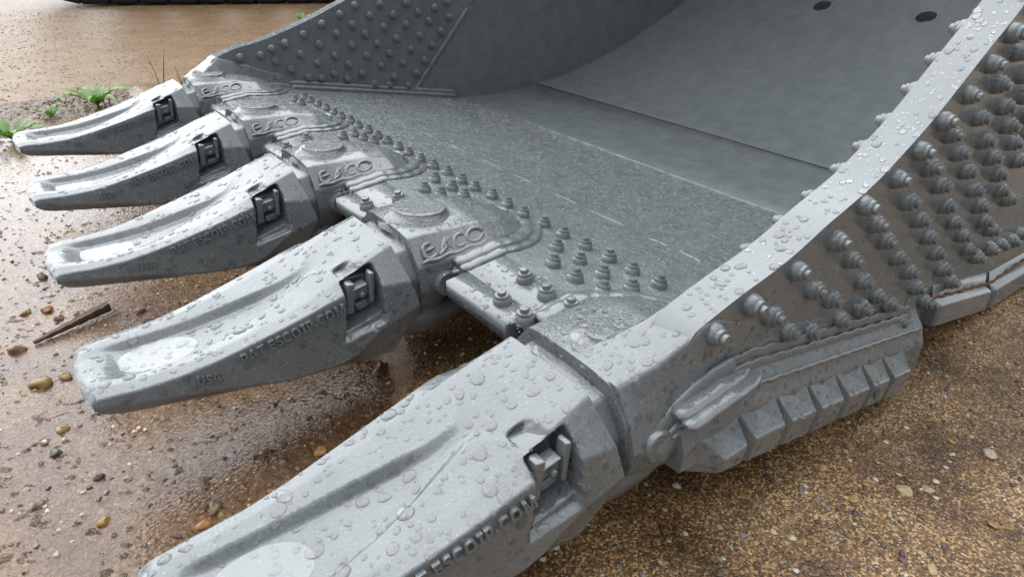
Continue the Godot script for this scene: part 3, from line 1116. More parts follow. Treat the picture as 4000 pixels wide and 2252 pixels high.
func make_adapters() -> void:
	var xs := stations_x(-0.068, 0.111, 0.08, 0.12, 0.004, 0.0025)
	var shape := half_loft(ADAPTER, xs, [6, 6, 14, 14, 8, 4], 0.0024)
	var first := put("tooth_adapter", to_mesh(shape), M.cast, bucket)
	# neck that runs into the tooth, and the jaw below the lip
	var neck := half_loft([[-0.105, [0, 0.160, 0.044, 0.157, 0.060, 0.130, 0.060, 0.080, 0, 0.080]], [-0.060, [0, 0.168, 0.046, 0.165, 0.065, 0.135, 0.066, 0.085, 0, 0.085]]], [-0.105, -0.09, -0.075, -0.06], [4, 4, 4, 4], 0.004)
	put("neck", to_mesh(neck), M.cast, first)
	var jaw := half_loft([[-0.100, [0, 0.100, 0.052, 0.100, 0.060, 0.080, 0.052, 0.064, 0, 0.062]], [-0.060, [0, 0.104, 0.060, 0.104, 0.070, 0.082, 0.060, 0.060, 0, 0.057]], [-0.030, [0, 0.092, 0.058, 0.092, 0.068, 0.078, 0.058, 0.060, 0, 0.057]], [0.010, [0, 0.098, 0.052, 0.098, 0.062, 0.084, 0.052, 0.068, 0, 0.066]], [0.060, [0, 0.110, 0.040, 0.110, 0.048, 0.100, 0.040, 0.090, 0, 0.088]]], stations_x(-0.1, 0.06, -1, 1, 0.006, 0.006), [5, 5, 5, 5], 0.006)
	put("lower_jaw", to_mesh(jaw), M.cast, first)
	# round pad on top
	var pad := lathe([[0.046, -0.010], [0.0395, -0.001], [0.0345, 0.0025], [0.0315, 0.0058], [0.0302, 0.0078], [0.0302, 0.0078], [0.0305, 0.0088], [0.0292, 0.0096], [0.0230, 0.0092], [0.0150, 0.0098], [0.0080, 0.0093], [0.0005, 0.0096]], 40, 0.016, 5)
	put("wear_pad", to_mesh(pad), M.rough, first, Transform3D(Basis(Vector3(0, 0, 1), -0.06), Vector3(-0.026, 0.1775, 0.0)))
	var pad_t := Transform3D(Basis(Vector3(0, 0, 1), -0.06), Vector3(-0.026, 0.1775, 0.0))
	for side in [1.0, -1.0]:
		# stud
		put("side_stud", to_mesh(lathe([[0.0150, -0.003], [0.0144, 0.0042], [0.0138, 0.0058], [0.0138, 0.0058], [0.0126, 0.0066], [0.0126, 0.0066], [0.006, 0.0066], [0.0004, 0.0064]], 24, 0.02, 2)), M.cast, first, Transform3D(Basis(Vector3(1, 0, 0), PI / 2 * side), Vector3(-0.0385, 0.1255, side * 0.0745)))
		# weld runs down to the plate
		for run in 2:
			var path := PackedVector3Array()
			for k in 46:
				var t := k / 45.0
				var x := lerpf(-0.030, 0.112, t)
				var w := lerpf(0.083, 0.0735, smoothstep(0.3, 0.75, t))
				w = lerpf(w, 0.018, pow(clampf((t - 0.5) / 0.5, 0, 1), 2.2)) + run * 0.0105
				var bump := 0.0004 * sin(k * 0.9 + run)
				path.append(Vector3(x + run * 0.008 * t, floor_y(x + run * 0.008 * t) + (0.0030 if run == 0 else 0.0) + bump, side * w))
			put("weld_bead", to_mesh(tube(path, 0.0100 if run == 0 else 0.0085, 12, 0.018, 0.5, Vector3.UP, true)), M.weld, first)
		put("raised_logo", to_mesh(logo_shape()), M.cast, first, logo_frame(side))
	for k in range(0, 5):
		if k == 0:
			first.position.z = TEETH[0]
			continue
		var c := first.duplicate()
		c.name = "tooth_adapter_%03d" % k
		bucket.add_child(c, true)
		c.position.z = TEETH[k]
		if k == 4:
			# the outermost one runs into the corner casting: no lettering, a low worn lump in place of the pad
			for part in c.get_children():
				if part.name.begins_with("raised_logo"): part.free()
				elif part.name.begins_with("side_stud") and part.position.z > 0.0: part.position += Vector3(-0.004, 0.0, 0.0030)
				elif part.name.begins_with("wear_pad"):
					part.mesh = to_mesh(lathe([[0.040, -0.008], [0.030, -0.001], [0.021, 0.0018], [0.0195, 0.0046], [0.0170, 0.0062], [0.0100, 0.0056], [0.0005, 0.0064]], 36, 0.07, 9))
	for k in 5:
		var dens: float = [28000.0, 30000.0, 32000.0, 34000.0, 34000.0][k]
		var o := Transform3D(Basis.IDENTITY, Vector3(0, 0, TEETH[k]))
		wet(shape, o, dens, 0.0008, 0.0044, -0.3, 3.4)
		wet(pad, o * pad_t, 26000.0, 0.0008, 0.0048, 0.1)


func logo_frame(side: float) -> Transform3D:
	var right := Vector3(1, 0.03, 0).normalized() if side > 0 else Vector3(-1, -0.03, 0).normalized()
	var slope := Vector3(0, 0.0225, -0.0255 * side).normalized()
	var out := right.cross(slope).normalized()
	return Transform3D(Basis(right, slope, out), Vector3(-0.0185, 0.1632, side * 0.0632) + out * 0.0002)


# the maker's flowing four letters, as raised rounded strokes on the sloping facet
func logo_shape() -> Dictionary:
	var s := new_shape()
	var w := 0.0024
	var strokes := []
	var e := []
	for k in 9:
		var a := lerpf(0.15, 0.5, k / 8.0) * TAU
		e.append(Vector3(-0.0325 + 0.0062 * cos(a), 0.0040 + 0.0042 * sin(a), 0))
	for k in 9:
		var a := lerpf(0.5, 0.93, k / 8.0) * TAU
		e.append(Vector3(-0.0325 + 0.0072 * cos(a) + 0.002, -0.0035 + 0.0050 * sin(a), 0))
	strokes.append(e)
	strokes.append([Vector3(-0.037, 0.0005, 0), Vector3(-0.031, 0.0012, 0), Vector3(-0.0245, 0.0020, 0)])
	var z := []
	for k in 15:
		var t := k / 14.0
		z.append(Vector3(-0.0125 + 0.0055 * cos(t * PI * 1.7 + 0.5) * (1.0 if t < 0.5 else -1.0) * 0.6 - 0.009 * (t - 0.5), 0.0078 - 0.0165 * t, 0))
	strokes.append(z)
	strokes.append([Vector3(-0.0190, -0.0085, 0), Vector3(-0.0150, 0.0, 0), Vector3(-0.0105, 0.0075, 0), Vector3(-0.0060, 0.0065, 0), Vector3(-0.0065, -0.001, 0), Vector3(-0.003, -0.0065, 0)])
	var c := []
	for k in 15:
		var a := lerpf(0.10, 0.88, k / 14.0) * TAU
		c.append(Vector3(0.0072 + 0.0072 * cos(a), 0.0005 + 0.0072 * sin(a), 0))
	strokes.append(c)
	var o := []
	for k in 21:
		var a := TAU * k / 20.0
		o.append(Vector3(0.0272 + 0.0105 * cos(a), 0.0012 + 0.0078 * sin(a), 0))
	strokes.append(o)
	var under := []
	for k in 24:
		var t := k / 23.0
		under.append(Vector3(lerpf(-0.042, 0.044, t), -0.0112 + 0.0009 * sin(t * 21.0), 0))
	strokes.append(under)
	for st in strokes:
		var p := PackedVector3Array()
		for q in st: p.append(q + Vector3(q.y * 0.25, 0, 0))
		join(s, tube(p, w, 8, 0.04, 0.8, Vector3(0, 0, 1)))
	return s


# ---------------------------------------------------------------- heel shroud and runners
func shroud_top(x: float) -> float:
	return 0.104 - 0.215 * maxf(0.0, x - 0.062) - 0.10 * maxf(0.0, 0.02 - x)


func shroud_bottom(x: float) -> float:
	return 0.0865 - 0.222 * x


func make_shrouds() -> void:
	for side in [1.0, -1.0]:
		var rings := []
		for x in stations_x(-0.026, 0.395, -1, 1, 0.008, 0.008):
			var y := shroud_top(x)
			var low := shroud_bottom(x) + 0.004
			var sag := 0.004 * sin(x * 14.0)
			var hump := 0.012 * exp(-pow((x - 0.01) / 0.03, 2.0))
			var pts := [Vector2(0.660, y + 0.082), Vector2(0.6662, y + 0.074 + sag), Vector2(0.6695 , y + 0.060 + sag), Vector2(0.6755 + hump * 0.3, y + 0.046), Vector2(0.6835, y + 0.036), Vector2(0.6865, y + 0.026), Vector2(0.690, y + 0.018), Vector2(0.690, low), Vector2(0.640, low - 0.004), Vector2(0.640, y + 0.02), Vector2(0.660, y + 0.082)]
			var r2 := rounded(pts, [3, 3, 3, 3, 3, 3, 4, 2, 2, 2], 0.003)
			var ring := PackedVector3Array()
			for q in r2.size() - 1:
				ring.append(Vector3(x, r2[q].y, side * r2[q].x))
			rings.append(ring)
		var s := loft(rings)
		var body := put("heel_shroud", to_mesh(s), M.cast, bucket)
		wet(s, Transform3D.IDENTITY, 24000.0, 0.0006, 0.0030, -0.2)
		var path := PackedVector3Array()
		for k in 60:
			var x := -0.035 + 0.425 * k / 59.0
			path.append(Vector3(x, shroud_top(x) + 0.0355 + 0.0006 * sin(k * 2.1), side * 0.6838))
		put("weld_bead", to_mesh(tube(path, 0.0022, 6, 0.3)), M.weld, body)
		for run in 2:
			path = PackedVector3Array()
			for k in 80:
				var x := -0.01 + 0.385 * k / 79.0
				path.append(Vector3(x, shroud_top(x) + 0.047 + run * 0.0095 + 0.0010 * sin(k * 1.1 + run * 2.0), side * (0.6745 - run * 0.0030)))
			put("weld_bead", to_mesh(tube(path, 0.0066, 8, 0.05, 0.30, Vector3(0, 0, 1))), M.weld, body)
		for run in 2:
			path = PackedVector3Array()
			for k in 30:
				var t := k / 29.0
				path.append(Vector3(lerpf(-0.046, 0.045, t), lerpf(0.128, 0.158, t) + 0.010 * sin(t * PI) - run * 0.014, side * (0.6730 + run * 0.0055)))
			put("weld_bead", to_mesh(tube(path, 0.0120, 14, 0.025, 0.42, Vector3(0, 0, 1))), M.weld, body)
		# seven wear blocks with grooves between
		var cuts := [-0.012, 0.038, 0.092, 0.143, 0.194, 0.246, 0.291, 0.342]
		for k in 7:
			var b := block_shape(cuts[k], cuts[k + 1], k, side)
			put("wear_block", to_mesh(b), M.cast, body)
			wet(b, Transform3D.IDENTITY, 22000.0, 0.0006, 0.0034, -0.2)
			if k == 5 and side > 0:
				var mark := new_shape()
				for j in 7:
					var l := 0.010 - absf(j - 3) * 0.0016
					join(mark, box_shape(Vector3(l * 2.0, 0.0013, 0.0016), 0.0004), Transform3D(Basis(Vector3(0, 0, 1), -0.5), Vector3(0.269, 0.046 + (j - 3) * 0.0024, 0.7052)))
				put("raised_mark", to_mesh(mark), M.cast, body)
		# runners along the bottom edge behind the shroud
		for r in [[0.432, 0.604], [0.616, 0.80], [0.812, 0.99]]:
			var st := []
			for x in [r[0], r[0] + 0.004, r[1] - 0.004, r[1]]:
				var y0 := maxf(0.002, 0.148 - 0.222 * x) if x < 0.62 else maxf(0.0015, 0.0104 - 0.05 * (x - 0.62))
				var e := 0.003 if x == r[0] or x == r[1] else 0.0
				var ring := PackedVector3Array()
				for q in [Vector2(0.640, y0 + 0.05), Vector2(0.668, y0 + 0.05), Vector2(0.672, y0 + 0.034), Vector2(0.6815 - e, y0 + 0.030 - e), Vector2(0.6830 - e, y0 + 0.027 - e), Vector2(0.6830 - e, y0 + 0.002), Vector2(0.681 - e, y0), Vector2(0.640, y0)]:
					ring.append(Vector3(x, q.y, side * q.x))
				st.append(ring)
			put("wear_runner", to_mesh(loft(st)), M.cast, bucket)
		path = PackedVector3Array()
		for k in 70:
			var x := 0.41 + 0.60 * k / 69.0
			path.append(Vector3(x, (0.148 - 0.222 * x if x < 0.62 else 0.0104) + 0.036 + 0.0012 * sin(k * 1.9), side * 0.6725))
		put("rust_line", to_mesh(tube(path, 0.0017, 6, 0.5)), M.rust, bucket)


func block_shape(x0: float, x1: float, k: int, side: float) -> Dictionary:
	# plan outline with a raked notch face at the front; top slopes out, bottom is drawn in
	var zo := 0.705
	var plan := [[x0, 0.684], [x0 + 0.0110, zo - 0.0004], [x0 + 0.0118, zo], [x1 - 0.0015, zo], [x1 - 0.0005, zo - 0.002], [x1 - 0.001, 0.684]]
	if k == 0:
		plan[1][0] = x0 + 0.022
		plan[2][0] = x0 + 0.025
	var rows := []
	for lev in 6:
		var ring := PackedVector3Array()
		for q in plan:
			var x: float = q[0]
			var z: float = q[1]
			var outw := (z - 0.684) / 0.021
			var top := shroud_top(x) + 0.026 * (1.0 - outw)
			var bot := shroud_bottom(x)
			var y: float = [bot, bot + 0.002, bot + 0.005, top - 0.003, top - 0.0012, top][lev]
			var inz: float = [0.006, 0.0035, 0.002, 0.0, 0.0006, 0.002][lev]
			ring.append(Vector3(x + 0.10 * (y - top) * (1.0 if side > 0 else 1.0), y, side * (z - inz * outw)))
		# inner edge
		ring.append(Vector3(x1 - 0.001, ring[5].y, side * 0.672))
		ring.append(Vector3(x0, ring[0].y, side * 0.672))
		rows.append(ring)
	return flat_shaded(loft(rows))


# give every triangle corners of its own where faces meet at more than about 35 degrees
func flat_shaded(s: Dictionary) -> Dictionary:
	var v: PackedVector3Array = s.v
	var i: PackedInt32Array = s.i
	var out := new_shape()
	var ov := PackedVector3Array()
	var oi := PackedInt32Array()
	for k in i:
		oi.append(ov.size())
		ov.append(v[k])
	out.v = ov
	out.i = oi
	return out


# ---------------------------------------------------------------- rain
# scatter drops over a shape: density per square metre, radius range, lowest allowed upward normal
func wet(s: Dictionary, t: Transform3D, density: float, r0: float, r1: float, lowest: float, power := 3.2) -> void:
	var v: PackedVector3Array = t * (s.v as PackedVector3Array)
	var i: PackedInt32Array = s.i
	for k in range(0, i.size(), 3):
		var a := v[i[k]]
		var b := v[i[k + 1]]
		var c := v[i[k + 2]]
		var n := (b - a).cross(c - a)
		var area := n.length() * 0.5
		if area < 1e-10: continue
		n = n / (area * 2.0)
		if s.has("n"):
			if n.dot(s.n[i[k]]) < 0.0: n = -n
		elif n.dot(eye - a) < 0.0:
			n = -n
		if n.y < lowest: continue
		for turn in int(area * density * (1.0 if n.y > 0.5 else 0.75) + rng.randf()):
			var u := rng.randf()
			var w := rng.randf()
			if u + w > 1.0:
				u = 1.0 - u
				w = 1.0 - w
			var p := a + (b - a) * u + (c - a) * w
			var r := r0 + (r1 - r0) * pow(rng.randf(), power)
			var cell := Vector3i((p / 0.006).floor())
			var clash := false
			for ox in [-1, 0, 1]:
				for oy in [-1, 0, 1]:
					for oz in [-1, 0, 1]:
						for q in drop_cells.get(cell + Vector3i(ox, oy, oz), []):
							if drops[q].origin.distance_to(p) < (drop_r[q] + r) * 0.95:
								clash = true
								break
			if clash: continue
			var down := Vector3.DOWN - n * Vector3.DOWN.dot(n)
			var slope := down.length()
			var along := down.normalized() if slope > 0.05 else Vector3(1, 0, 0).slide(n).normalized()
			along = along.rotated(n, rng.randf_range(-0.5, 0.5) if slope > 0.4 else rng.randf() * TAU)
			var stretch := 1.0 + (0.5 * slope * rng.randf() if slope > 0.3 else rng.randf() * 0.35)
			var h := r * rng.randf_range(0.30, 0.46) * (0.66 if r > 0.0022 else 1.0)
			var basis := Basis(along * r * stretch, n * h, along.cross(n) * r)
			var at := drops.size()
			drops.append(Transform3D(basis, p))
			drop_r.append(r)
			if not drop_cells.has(cell): drop_cells[cell] = []
			drop_cells[cell].append(at)


func drop_shape(sd: int, n := 18) -> Dictionary:
	var g := RandomNumberGenerator.new()
	g.seed = sd * 31 + 1
	var a2 := 0.04 + 0.12 * g.randf()
	var a3 := 0.02 + 0.08 * g.randf()
	var ph := [g.randf() * TAU, g.randf() * TAU]
	var rings := []
	for e in [[0.92, -0.30], [1.0, 0.0], [0.955, 0.26], [0.83, 0.55], [0.64, 0.79], [0.40, 0.94], [0.18, 0.99], [0.04, 1.0]]:
		var ring := PackedVector3Array()
		for k in n:
			var a := TAU * k / n
			var w := 1.0 + a2 * sin(2 * a + ph[0]) + a3 * sin(3 * a + ph[1])
			ring.append(Vector3(cos(a) * e[0] * w, e[1], sin(a) * e[0] * w))
		rings.append(ring)
	return loft(rings)


func make_water() -> void:
	var root := Node3D.new()
	root.name = numbered("rain_film")
	add_child(root)
	tag(root, "countless small raindrops beading all over the grey paint", "", "", "stuff")
	var meshes := []
	for k in 5: meshes.append(to_mesh(drop_shape(k)))
	var lots := []
	for k in 10:
		var empty: Array[Transform3D] = []
		lots.append(empty)
	# the largest as seen from where the photograph was taken are things of their own
	var order := range(drops.size())
	order.sort_custom(func(a, b): return drop_r[a] / drops[a].origin.distance_to(eye) > drop_r[b] / drops[b].origin.distance_to(eye))
	for k in order.size():
		var q: int = order[k]
		if k < 180:
			var o := put("raindrop", meshes[q % 5], M.big_drop, null, drops[q])
			tag(o, "large clear raindrop standing on the grey paint of the bucket", "raindrop", "large raindrops standing on the bucket")
		else:
			lots[q % 5 + (5 if drop_r[q] / drops[q].origin.distance_to(eye) > 0.0021 else 0)].append(drops[q])
	for k in 10:
		var mm := many("small_drops", meshes[k % 5], M.drop if k < 5 else M.big_drop, lots[k], [], root)
		mm.set_meta("kind", "stuff")
	print("drops ", drops.size())
	# pools in the scoops of the teeth
	var which := ["farthest", "second farthest", "middle", "second nearest", "nearest"]
	for k in 5:
		var y: float = [0.1044, 0.1045, 0.1047, 0.1054, 0.1050][k]
		var len_: float = [0.040, 0.040, 0.044, 0.052, 0.050][k]
		var pool := grid(24, 9, func(a, b):
			var u: float = a / 23.0
			var x: float = -0.357 + (len_ + 0.02) * u
			return Vector3(x, y, (b / 8.0 - 0.5) * 0.050 * sqrt(maxf(0.02, 1.0 - pow(absf(2 * u - 1), 2.0)))))
		var o := put("rain_pool", to_mesh(up(pool), false), M.pool, null, Transform3D(Basis.IDENTITY, Vector3(0, 0, TEETH[k])))
		tag(o, "pool of rainwater in the scoop of the %s tooth" % which[k], "pool")


# ---------------------------------------------------------------- stones, plants, litter
func make_stones() -> void:
	var tan_ := lin(0.30, 0.19, 0.075)
	var list := [
		[-0.453, 0.395, 0.0085, lin(0.22, 0.07, 0.035), "glossy red brown pebble near the front corner of the mud"],
		[-0.334, 0.401, 0.0065, lin(0.42, 0.17, 0.035), "bright orange pebble beside two brown stones in the puddle"],
		[-0.320, 0.386, 0.0085, lin(0.16, 0.11, 0.05), "upper brown angular stone behind the orange pebble"],
		[-0.316, 0.407, 0.0088, lin(0.19, 0.13, 0.05), "brown angular stone nearest the long tooth beside the orange pebble"],
		[-0.409, 0.342, 0.0058, lin(0.38, 0.20, 0.06), "amber pebble alone at the edge of the brown puddle"],
		[-0.457, 0.282, 0.0060, lin(0.12, 0.10, 0.08), "dull grey brown stone in the pale mud near the frame edge"],
		[-0.425, 0.171, 0.0070, lin(0.36, 0.23, 0.08), "yellow brown flat stone beside the second nearest tooth tip"],
		[-0.436, 0.209, 0.0072, lin(0.11, 0.12, 0.14), "blue grey flat stone in the pale mud"],
		[-0.404, 0.275, 0.0058, lin(0.05, 0.05, 0.05), "black pebble in the pale mud before the brown puddle"],
		[-0.410, -0.252, 0.0095, lin(0.12, 0.095, 0.06), "dark square stone beside the middle tooth tip"],
		[-0.414, -0.133, 0.0090, lin(0.28, 0.11, 0.04), "rust brown wedge shaped stone behind the stick"],
		[-0.440, -0.142, 0.0070, tan_, "tan pebble left of the rust brown wedge stone"],
		[-0.402, -0.097, 0.0075, lin(0.15, 0.06, 0.035), "dark red pebble just behind the stick"],
		[-0.378, -0.092, 0.0095, lin(0.26, 0.20, 0.10), "mottled yellow stone over the middle of the stick"],
		[-0.306, -0.051, 0.0080, lin(0.22, 0.07, 0.03), "red stone beyond the thick end of the stick"],
		[-0.456, -0.039, 0.0105, lin(0.20, 0.085, 0.035), "rust red lump at the edge of the mud below the stick"],
		[-0.436, 0.063, 0.0120, lin(0.30, 0.19, 0.055), "large golden stone in front of the second nearest tooth tip"],
		[-0.411, 0.062, 0.0090, lin(0.34, 0.24, 0.10), "long yellow chip leaning beside the large golden stone"],
		[-0.094, 0.281, 0.0115, lin(0.13, 0.075, 0.035), "dark brown pointed stone in the shade at the slab edge"],
		[-0.209, 0.373, 0.0070, lin(0.44, 0.21, 0.045), "flat orange stone chip lying in the brown puddle"],
		[-0.191, 0.388, 0.0050, lin(0.60, 0.57, 0.52), "small white stone chip beside the flat orange chip"],
		[-0.070, 0.379, 0.0090, lin(0.12, 0.045, 0.04), "round purple red stone set in the slab between two teeth"],
		[0.212, 0.773, 0.0075, lin(0.48, 0.37, 0.19), "cream pebble set in the concrete in front of the side wall"],
		[0.164, 0.750, 0.0055, lin(0.44, 0.31, 0.12), "yellow chip in the concrete left of the cream pebble"],
		[0.177, 0.710, 0.0052, lin(0.42, 0.27, 0.12), "orange tan pebble close to the wear blocks"],
		[0.332, 0.800, 0.0070, lin(0.50, 0.43, 0.30), "long pale chip in the concrete far out near the corner"],
		[0.232, 0.786, 0.0055, lin(0.42, 0.34, 0.22), "tan oval pebble right of the cream pebble"],
		[0.237, 0.841, 0.0055, lin(0.38, 0.17, 0.055), "rust orange pebble in the concrete nearest the frame corner"],
		[0.143, 0.831, 0.0050, lin(0.55, 0.42, 0.22), "pale yellow pebble at the bottom edge of the concrete"]]
	var k := 0
	for e in list:
		k += 1
		var on_slab: bool = e[0] > slab_edge(e[1])
		var m := plain_mat(e[3], 0.2)
		m.albedo_color = Color.WHITE
		var c: Color = (e[3] as Color).lerp(lin(0.36, 0.22, 0.10), 0.22)
		m.albedo_texture = noise_tex(FastNoiseLite.TYPE_SIMPLEX, 0.03, 64, k, ramp([[0.0, c.darkened(0.35)], [0.6, c], [1.0, c.lightened(0.12)]]), 4)
		m.uv1_triplanar = true
		m.uv1_scale = Vector3.ONE * 40.0
		var s := to_mesh(pebble(k + 3, 16, 11))
		var r: float = e[2]
		var sq := 0.30 if on_slab else 0.58
		var b := Basis.from_euler(Vector3(rng.randf_range(-0.3, 0.3), rng.randf() * TAU, rng.randf_range(-0.3, 0.3)) * (0.2 if on_slab else 1.0)).scaled_local(Vector3(r, r * sq, r * rng.randf_range(0.65, 0.95)))
		var y := r * sq * 0.2 if on_slab else -0.0205 + r * sq * 0.35
		var o := put("stone", s, m, null, Transform3D(b, Vector3(e[0], y, e[1])))
		tag(o, e[4], "stone", "loose wet stones around the bucket")


func blade_shape(foot: Vector3, tip: Vector3, w: float, bend: float) -> Dictionary:
	var rings := []
	var d := tip - foot
	var side := d.cross(Vector3.UP).normalized() if absf(d.normalized().y) < 0.95 else Vector3.RIGHT
	for k in 8:
		var t := k / 7.0
		var p := foot + d * t + Vector3(0, 1, 0) * bend * sin(t * PI)
		var ww := w * (1.0 - t * t) + 0.0002
		rings.append(PackedVector3Array([p - side * ww, p + Vector3(0, w * 0.3, 0), p + side * ww, p - Vector3(0, 0.0003, 0)]))
	return loft(rings)


# a toothed leaf like a dandelion's, drooping along its length
func leaf_shape(foot: Vector3, tip: Vector3, w: float, rise: float) -> Dictionary:
	var n := 26
	var d := tip - foot
	var side := d.cross(Vector3.UP).normalized()
	return grid(n, 5, func(a, b):
		var t: float = a / float(n - 1)
		var saw := 0.45 + 0.55 * absf(fposmod(t * 6.0, 1.0) - 0.35) / 0.65
		var ww := w * (sin(pow(t, 0.75) * PI) * saw + 0.04)
		var u: float = b / 2.0 - 1.0
		return foot + d * t + Vector3(0, rise * sin(t * PI * 0.85) + 0.25 * absf(u) * ww, 0) + side * u * ww)


func make_plants() -> void:
	# leafy rosettes
	var spots := [
		[Vector3(-0.400, -0.018, -1.13), 8, 0.105, "dandelion rosette with jagged leaves at the left frame edge", 0.7],
		[Vector3(-0.180, -0.012, -1.36), 8, 0.115, "leafy weed with pale jagged leaves behind the farthest tooth", 2.0],
		[Vector3(-0.300, -0.018, -1.32), 6, 0.06, "small creeping weed on the mud between two larger weeds", 4.0],
		[Vector3(0.90, -0.001, -2.55), 5, 0.09, "green weed far behind beside the bucket wall", 1.0]]
	for s in spots:
		var o := Node3D.new()
		o.name = numbered("weed")
		add_child(o)
		o.position = s[0]
		tag(o, s[3], "weed", "weeds along the joint in the concrete")
		for k in s[1]:
			var a: float = s[4] + TAU * k / s[1] + rng.randf_range(-0.3, 0.3)
			var l: float = s[2] * rng.randf_range(0.7, 1.1)
			put("leaf", to_mesh(leaf_shape(Vector3.ZERO, Vector3(cos(a) * l, l * rng.randf_range(0.05, 0.35), sin(a) * l), l * 0.19, l * 0.28), false), M.leaf, o)
		put("stem", to_mesh(blade_shape(Vector3(0, -0.005, 0), Vector3(0.004, 0.02, 0.002), 0.003, 0.0)), M.blade, o)
	# grass stalks
	var tufts := [
		[Vector3(-0.150, -0.012, -1.36), [[-0.060, 0.055, 0.01], [0.02, 0.06, -0.02], [-0.02, 0.035, 0.02]], "thin grass tuft among the pale jagged leaves"],
		[Vector3(0.020, -0.003, -1.49), [[-0.06, 0.095, 0.02], [-0.075, 0.075, -0.01], [-0.02, 0.10, 0.0], [0.03, 0.095, 0.01], [0.06, 0.03, 0.02]], "tuft of straw and green grass stalks behind the farthest tooth"],
		[Vector3(-0.420, -0.016, -1.20), [[0.03, 0.06, 0.0], [-0.02, 0.05, 0.02], [0.06, 0.045, 0.01]], "short grass blades beside the left dandelion"]]
	for s in tufts:
		var o := Node3D.new()
		o.name = numbered("grass_tuft")
		add_child(o)
		o.position = s[0]
		tag(o, s[2], "grass", "grass tufts along the joint in the concrete")
		var k := 0
		for b in s[1]:
			k += 1
			put("blade", to_mesh(blade_shape(Vector3(rng.randf_range(-0.012, 0.012), -0.004, rng.randf_range(-0.012, 0.012)), Vector3(b[0], b[1], b[2]), 0.0016, 0.008)), M.straw if k % 2 == 1 else M.blade, o)
	var straw := put("straw", to_mesh(blade_shape(Vector3(-0.071, 0.150, -0.645), Vector3(-0.076, 0.202, -0.655), 0.0018, 0.0)), M.straw)
	tag(straw, "single yellow straw stuck in the gap behind the farthest tooth", "straw")


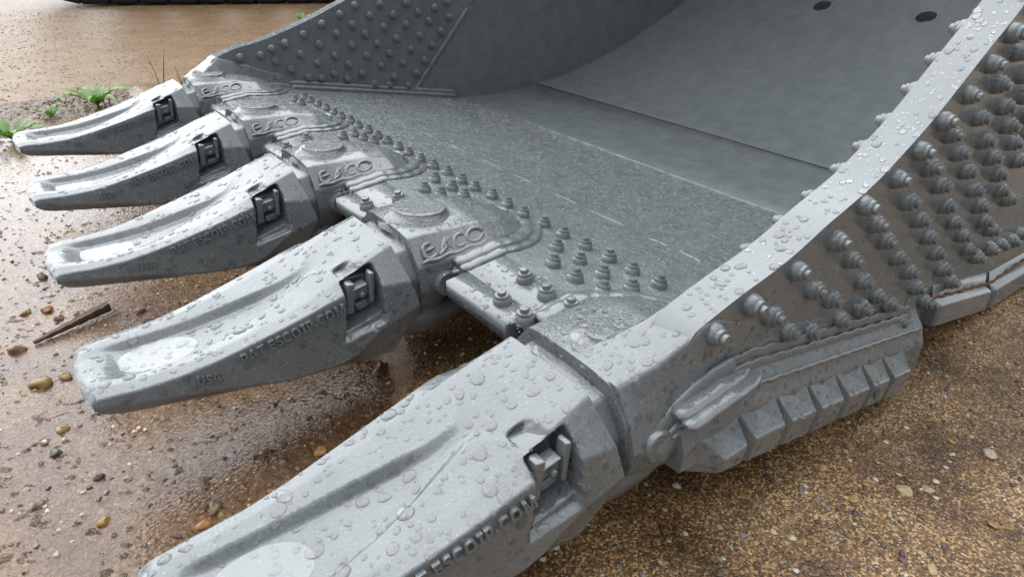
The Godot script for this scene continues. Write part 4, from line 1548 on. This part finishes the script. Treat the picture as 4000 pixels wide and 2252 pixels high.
func make_litter() -> void:
	# split stick lying in the mud
	var a := Vector3(-0.436, -0.016, -0.042)
	var b := Vector3(-0.341, -0.008, -0.072)
	var rings := []
	for k in 20:
		var t := k / 19.0
		var p := a.lerp(b, t)
		var w := lerpf(0.0022, 0.0066, sqrt(t)) * (1.0 + 0.10 * sin(k * 2.3))
		var h := lerpf(0.0018, 0.0056, t) * (1.0 + 0.10 * sin(k * 1.7 + 1.0))
		var side := (b - a).cross(Vector3.UP).normalized()
		rings.append(PackedVector3Array([p + side * w * 0.8 + Vector3(0, h, 0), p + side * w + Vector3(0, h * 0.3, 0), p + side * w * 0.9 - Vector3(0, h, 0), p - side * w * 0.9 - Vector3(0, h, 0), p - side * w + Vector3(0, h * 0.4, 0), p - side * w * 0.6 + Vector3(0, h * 1.1, 0), p + Vector3(0, h * 0.8, 0)]))
	tag(put("stick", to_mesh(flat_shaded(loft(rings))), M.wood), "split dark brown stick lying in the mud between two tooth tips", "stick")
	tag(put("stick", to_mesh(tube(PackedVector3Array([Vector3(-0.362, -0.015, 0.400), Vector3(-0.358, -0.013, 0.406), Vector3(-0.354, -0.0125, 0.411)]), 0.0026, 8, 0.1)), M.wood), "stubby brown twig end beside the orange pebble in the puddle", "stick")
	tag(put("stick", to_mesh(tube(PackedVector3Array([Vector3(-0.292, -0.018, 0.206), Vector3(-0.284, -0.014, 0.196), Vector3(-0.278, -0.012, 0.190), Vector3(-0.274, -0.009, 0.186)]), 0.0024, 7, 0.15)), M.wood), "bent dark twig standing in the mud under the second nearest tooth", "stick")
	# dead leaf
	var lf := leaf_shape(Vector3(-0.155, 0.004, 0.600), Vector3(-0.128, 0.006, 0.628), 0.011, 0.006)
	tag(put("dead_leaf", to_mesh(lf, false), M.dead_leaf), "dark red dead leaf curled on the concrete under the nearest tooth", "leaf")
	# scattered plant debris at the slab edge
	var ts: Array[Transform3D] = []
	var cs: Array[Color] = []
	for k in 260:
		var z := rng.randf_range(0.20, 0.62)
		var x := slab_edge(z) - absf(rng.randfn(0.0, 0.03)) - 0.003
		var l := rng.randf_range(0.002, 0.007)
		ts.append(Transform3D(Basis(Vector3.UP, rng.randf() * TAU).scaled_local(Vector3(l, 0.0006, 0.0008)), Vector3(x, maxf(mud_y(x, z), -0.0197) + 0.0006, z)))
		cs.append([lin(0.30, 0.16, 0.05), lin(0.16, 0.05, 0.03), lin(0.06, 0.035, 0.02), lin(0.40, 0.27, 0.12)][k % 4].srgb_to_linear())
	for k in 420:
		var x := rng.randf_range(-0.9, 0.5)
		var z := -1.47 + rng.randfn(0.0, 0.035)
		var l := rng.randf_range(0.004, 0.013)
		ts.append(Transform3D(Basis(Vector3.UP, rng.randf() * TAU).scaled_local(Vector3(l, 0.0016, 0.0024)), Vector3(x, maxf(mud_y(x, z), -0.0170) + 0.0008, z)))
		cs.append([lin(0.12, 0.07, 0.03), lin(0.06, 0.035, 0.018), lin(0.20, 0.13, 0.06), lin(0.34, 0.25, 0.12)][k % 4].srgb_to_linear())
	tag(many("plant_debris", to_mesh(pebble(40, 6, 5)), M.gravel, ts, cs), "bits of straw, bark and soil along the edges of the concrete", "", "", "stuff")


# ---------------------------------------------------------------- machine standing behind
func make_machine() -> void:
	var o := Node3D.new()
	o.name = numbered("tracked_machine")
	add_child(o)
	o.position = Vector3(-0.10, -0.016, -4.46)
	o.rotation.y = -0.54
	tag(o, "dark tracked machine standing on the yard, only its track edge in view", "machine")
	var frame := PackedVector2Array()
	var n := 40
	var loop := []
	for k in n:
		var t := float(k) / n * (2 * 2.3 + TAU * 0.36)
		var r := 0.36
		var p: Vector2
		if t < 2.3: p = Vector2(0.36 + t, 0.0)
		elif t < 2.3 + PI * r: p = Vector2(2.66 + r * sin((t - 2.3) / r), r - r * cos((t - 2.3) / r))
		elif t < 4.6 + PI * r: p = Vector2(2.66 - (t - 2.3 - PI * r), 2 * r)
		else: p = Vector2(0.36 - r * sin((t - 4.6 - PI * r) / r), r + r * cos((t - 4.6 - PI * r) / r))
		loop.append(p)
	for k in n:
		var p: Vector2 = loop[k]
		var q: Vector2 = loop[(k + 1) % n]
		var d := (q - p).normalized()
		var m := (p + q) * 0.5 + Vector2(-d.y, d.x) * 0.035
		put("track_shoe", to_mesh(box_shape(Vector3((q - p).length() * 0.94, 0.05, 0.46), 0.008)), M.rubber, o, Transform3D(Basis(Vector3(0, 0, 1), d.angle()), Vector3(m.x, m.y, -0.02)))
	put("track_frame", to_mesh(box_shape(Vector3(2.2, 0.34, 0.34), 0.03)), M.steel, o, Transform3D(Basis.IDENTITY, Vector3(1.5, 0.36, -0.04)))
	for k in 6:
		put("track_roller", to_mesh(lathe([[0.02, -0.2], [0.10, -0.19], [0.11, -0.1], [0.11, 0.1], [0.10, 0.19], [0.02, 0.2]], 20)), M.steel, o, Transform3D(Basis(Vector3(1, 0, 0), PI / 2), Vector3(0.6 + 0.36 * k, 0.19, -0.04)))
	put("upper_body", to_mesh(box_shape(Vector3(3.0, 1.1, 1.6), 0.05)), M.steel, o, Transform3D(Basis.IDENTITY, Vector3(1.7, 1.42, -0.75)))
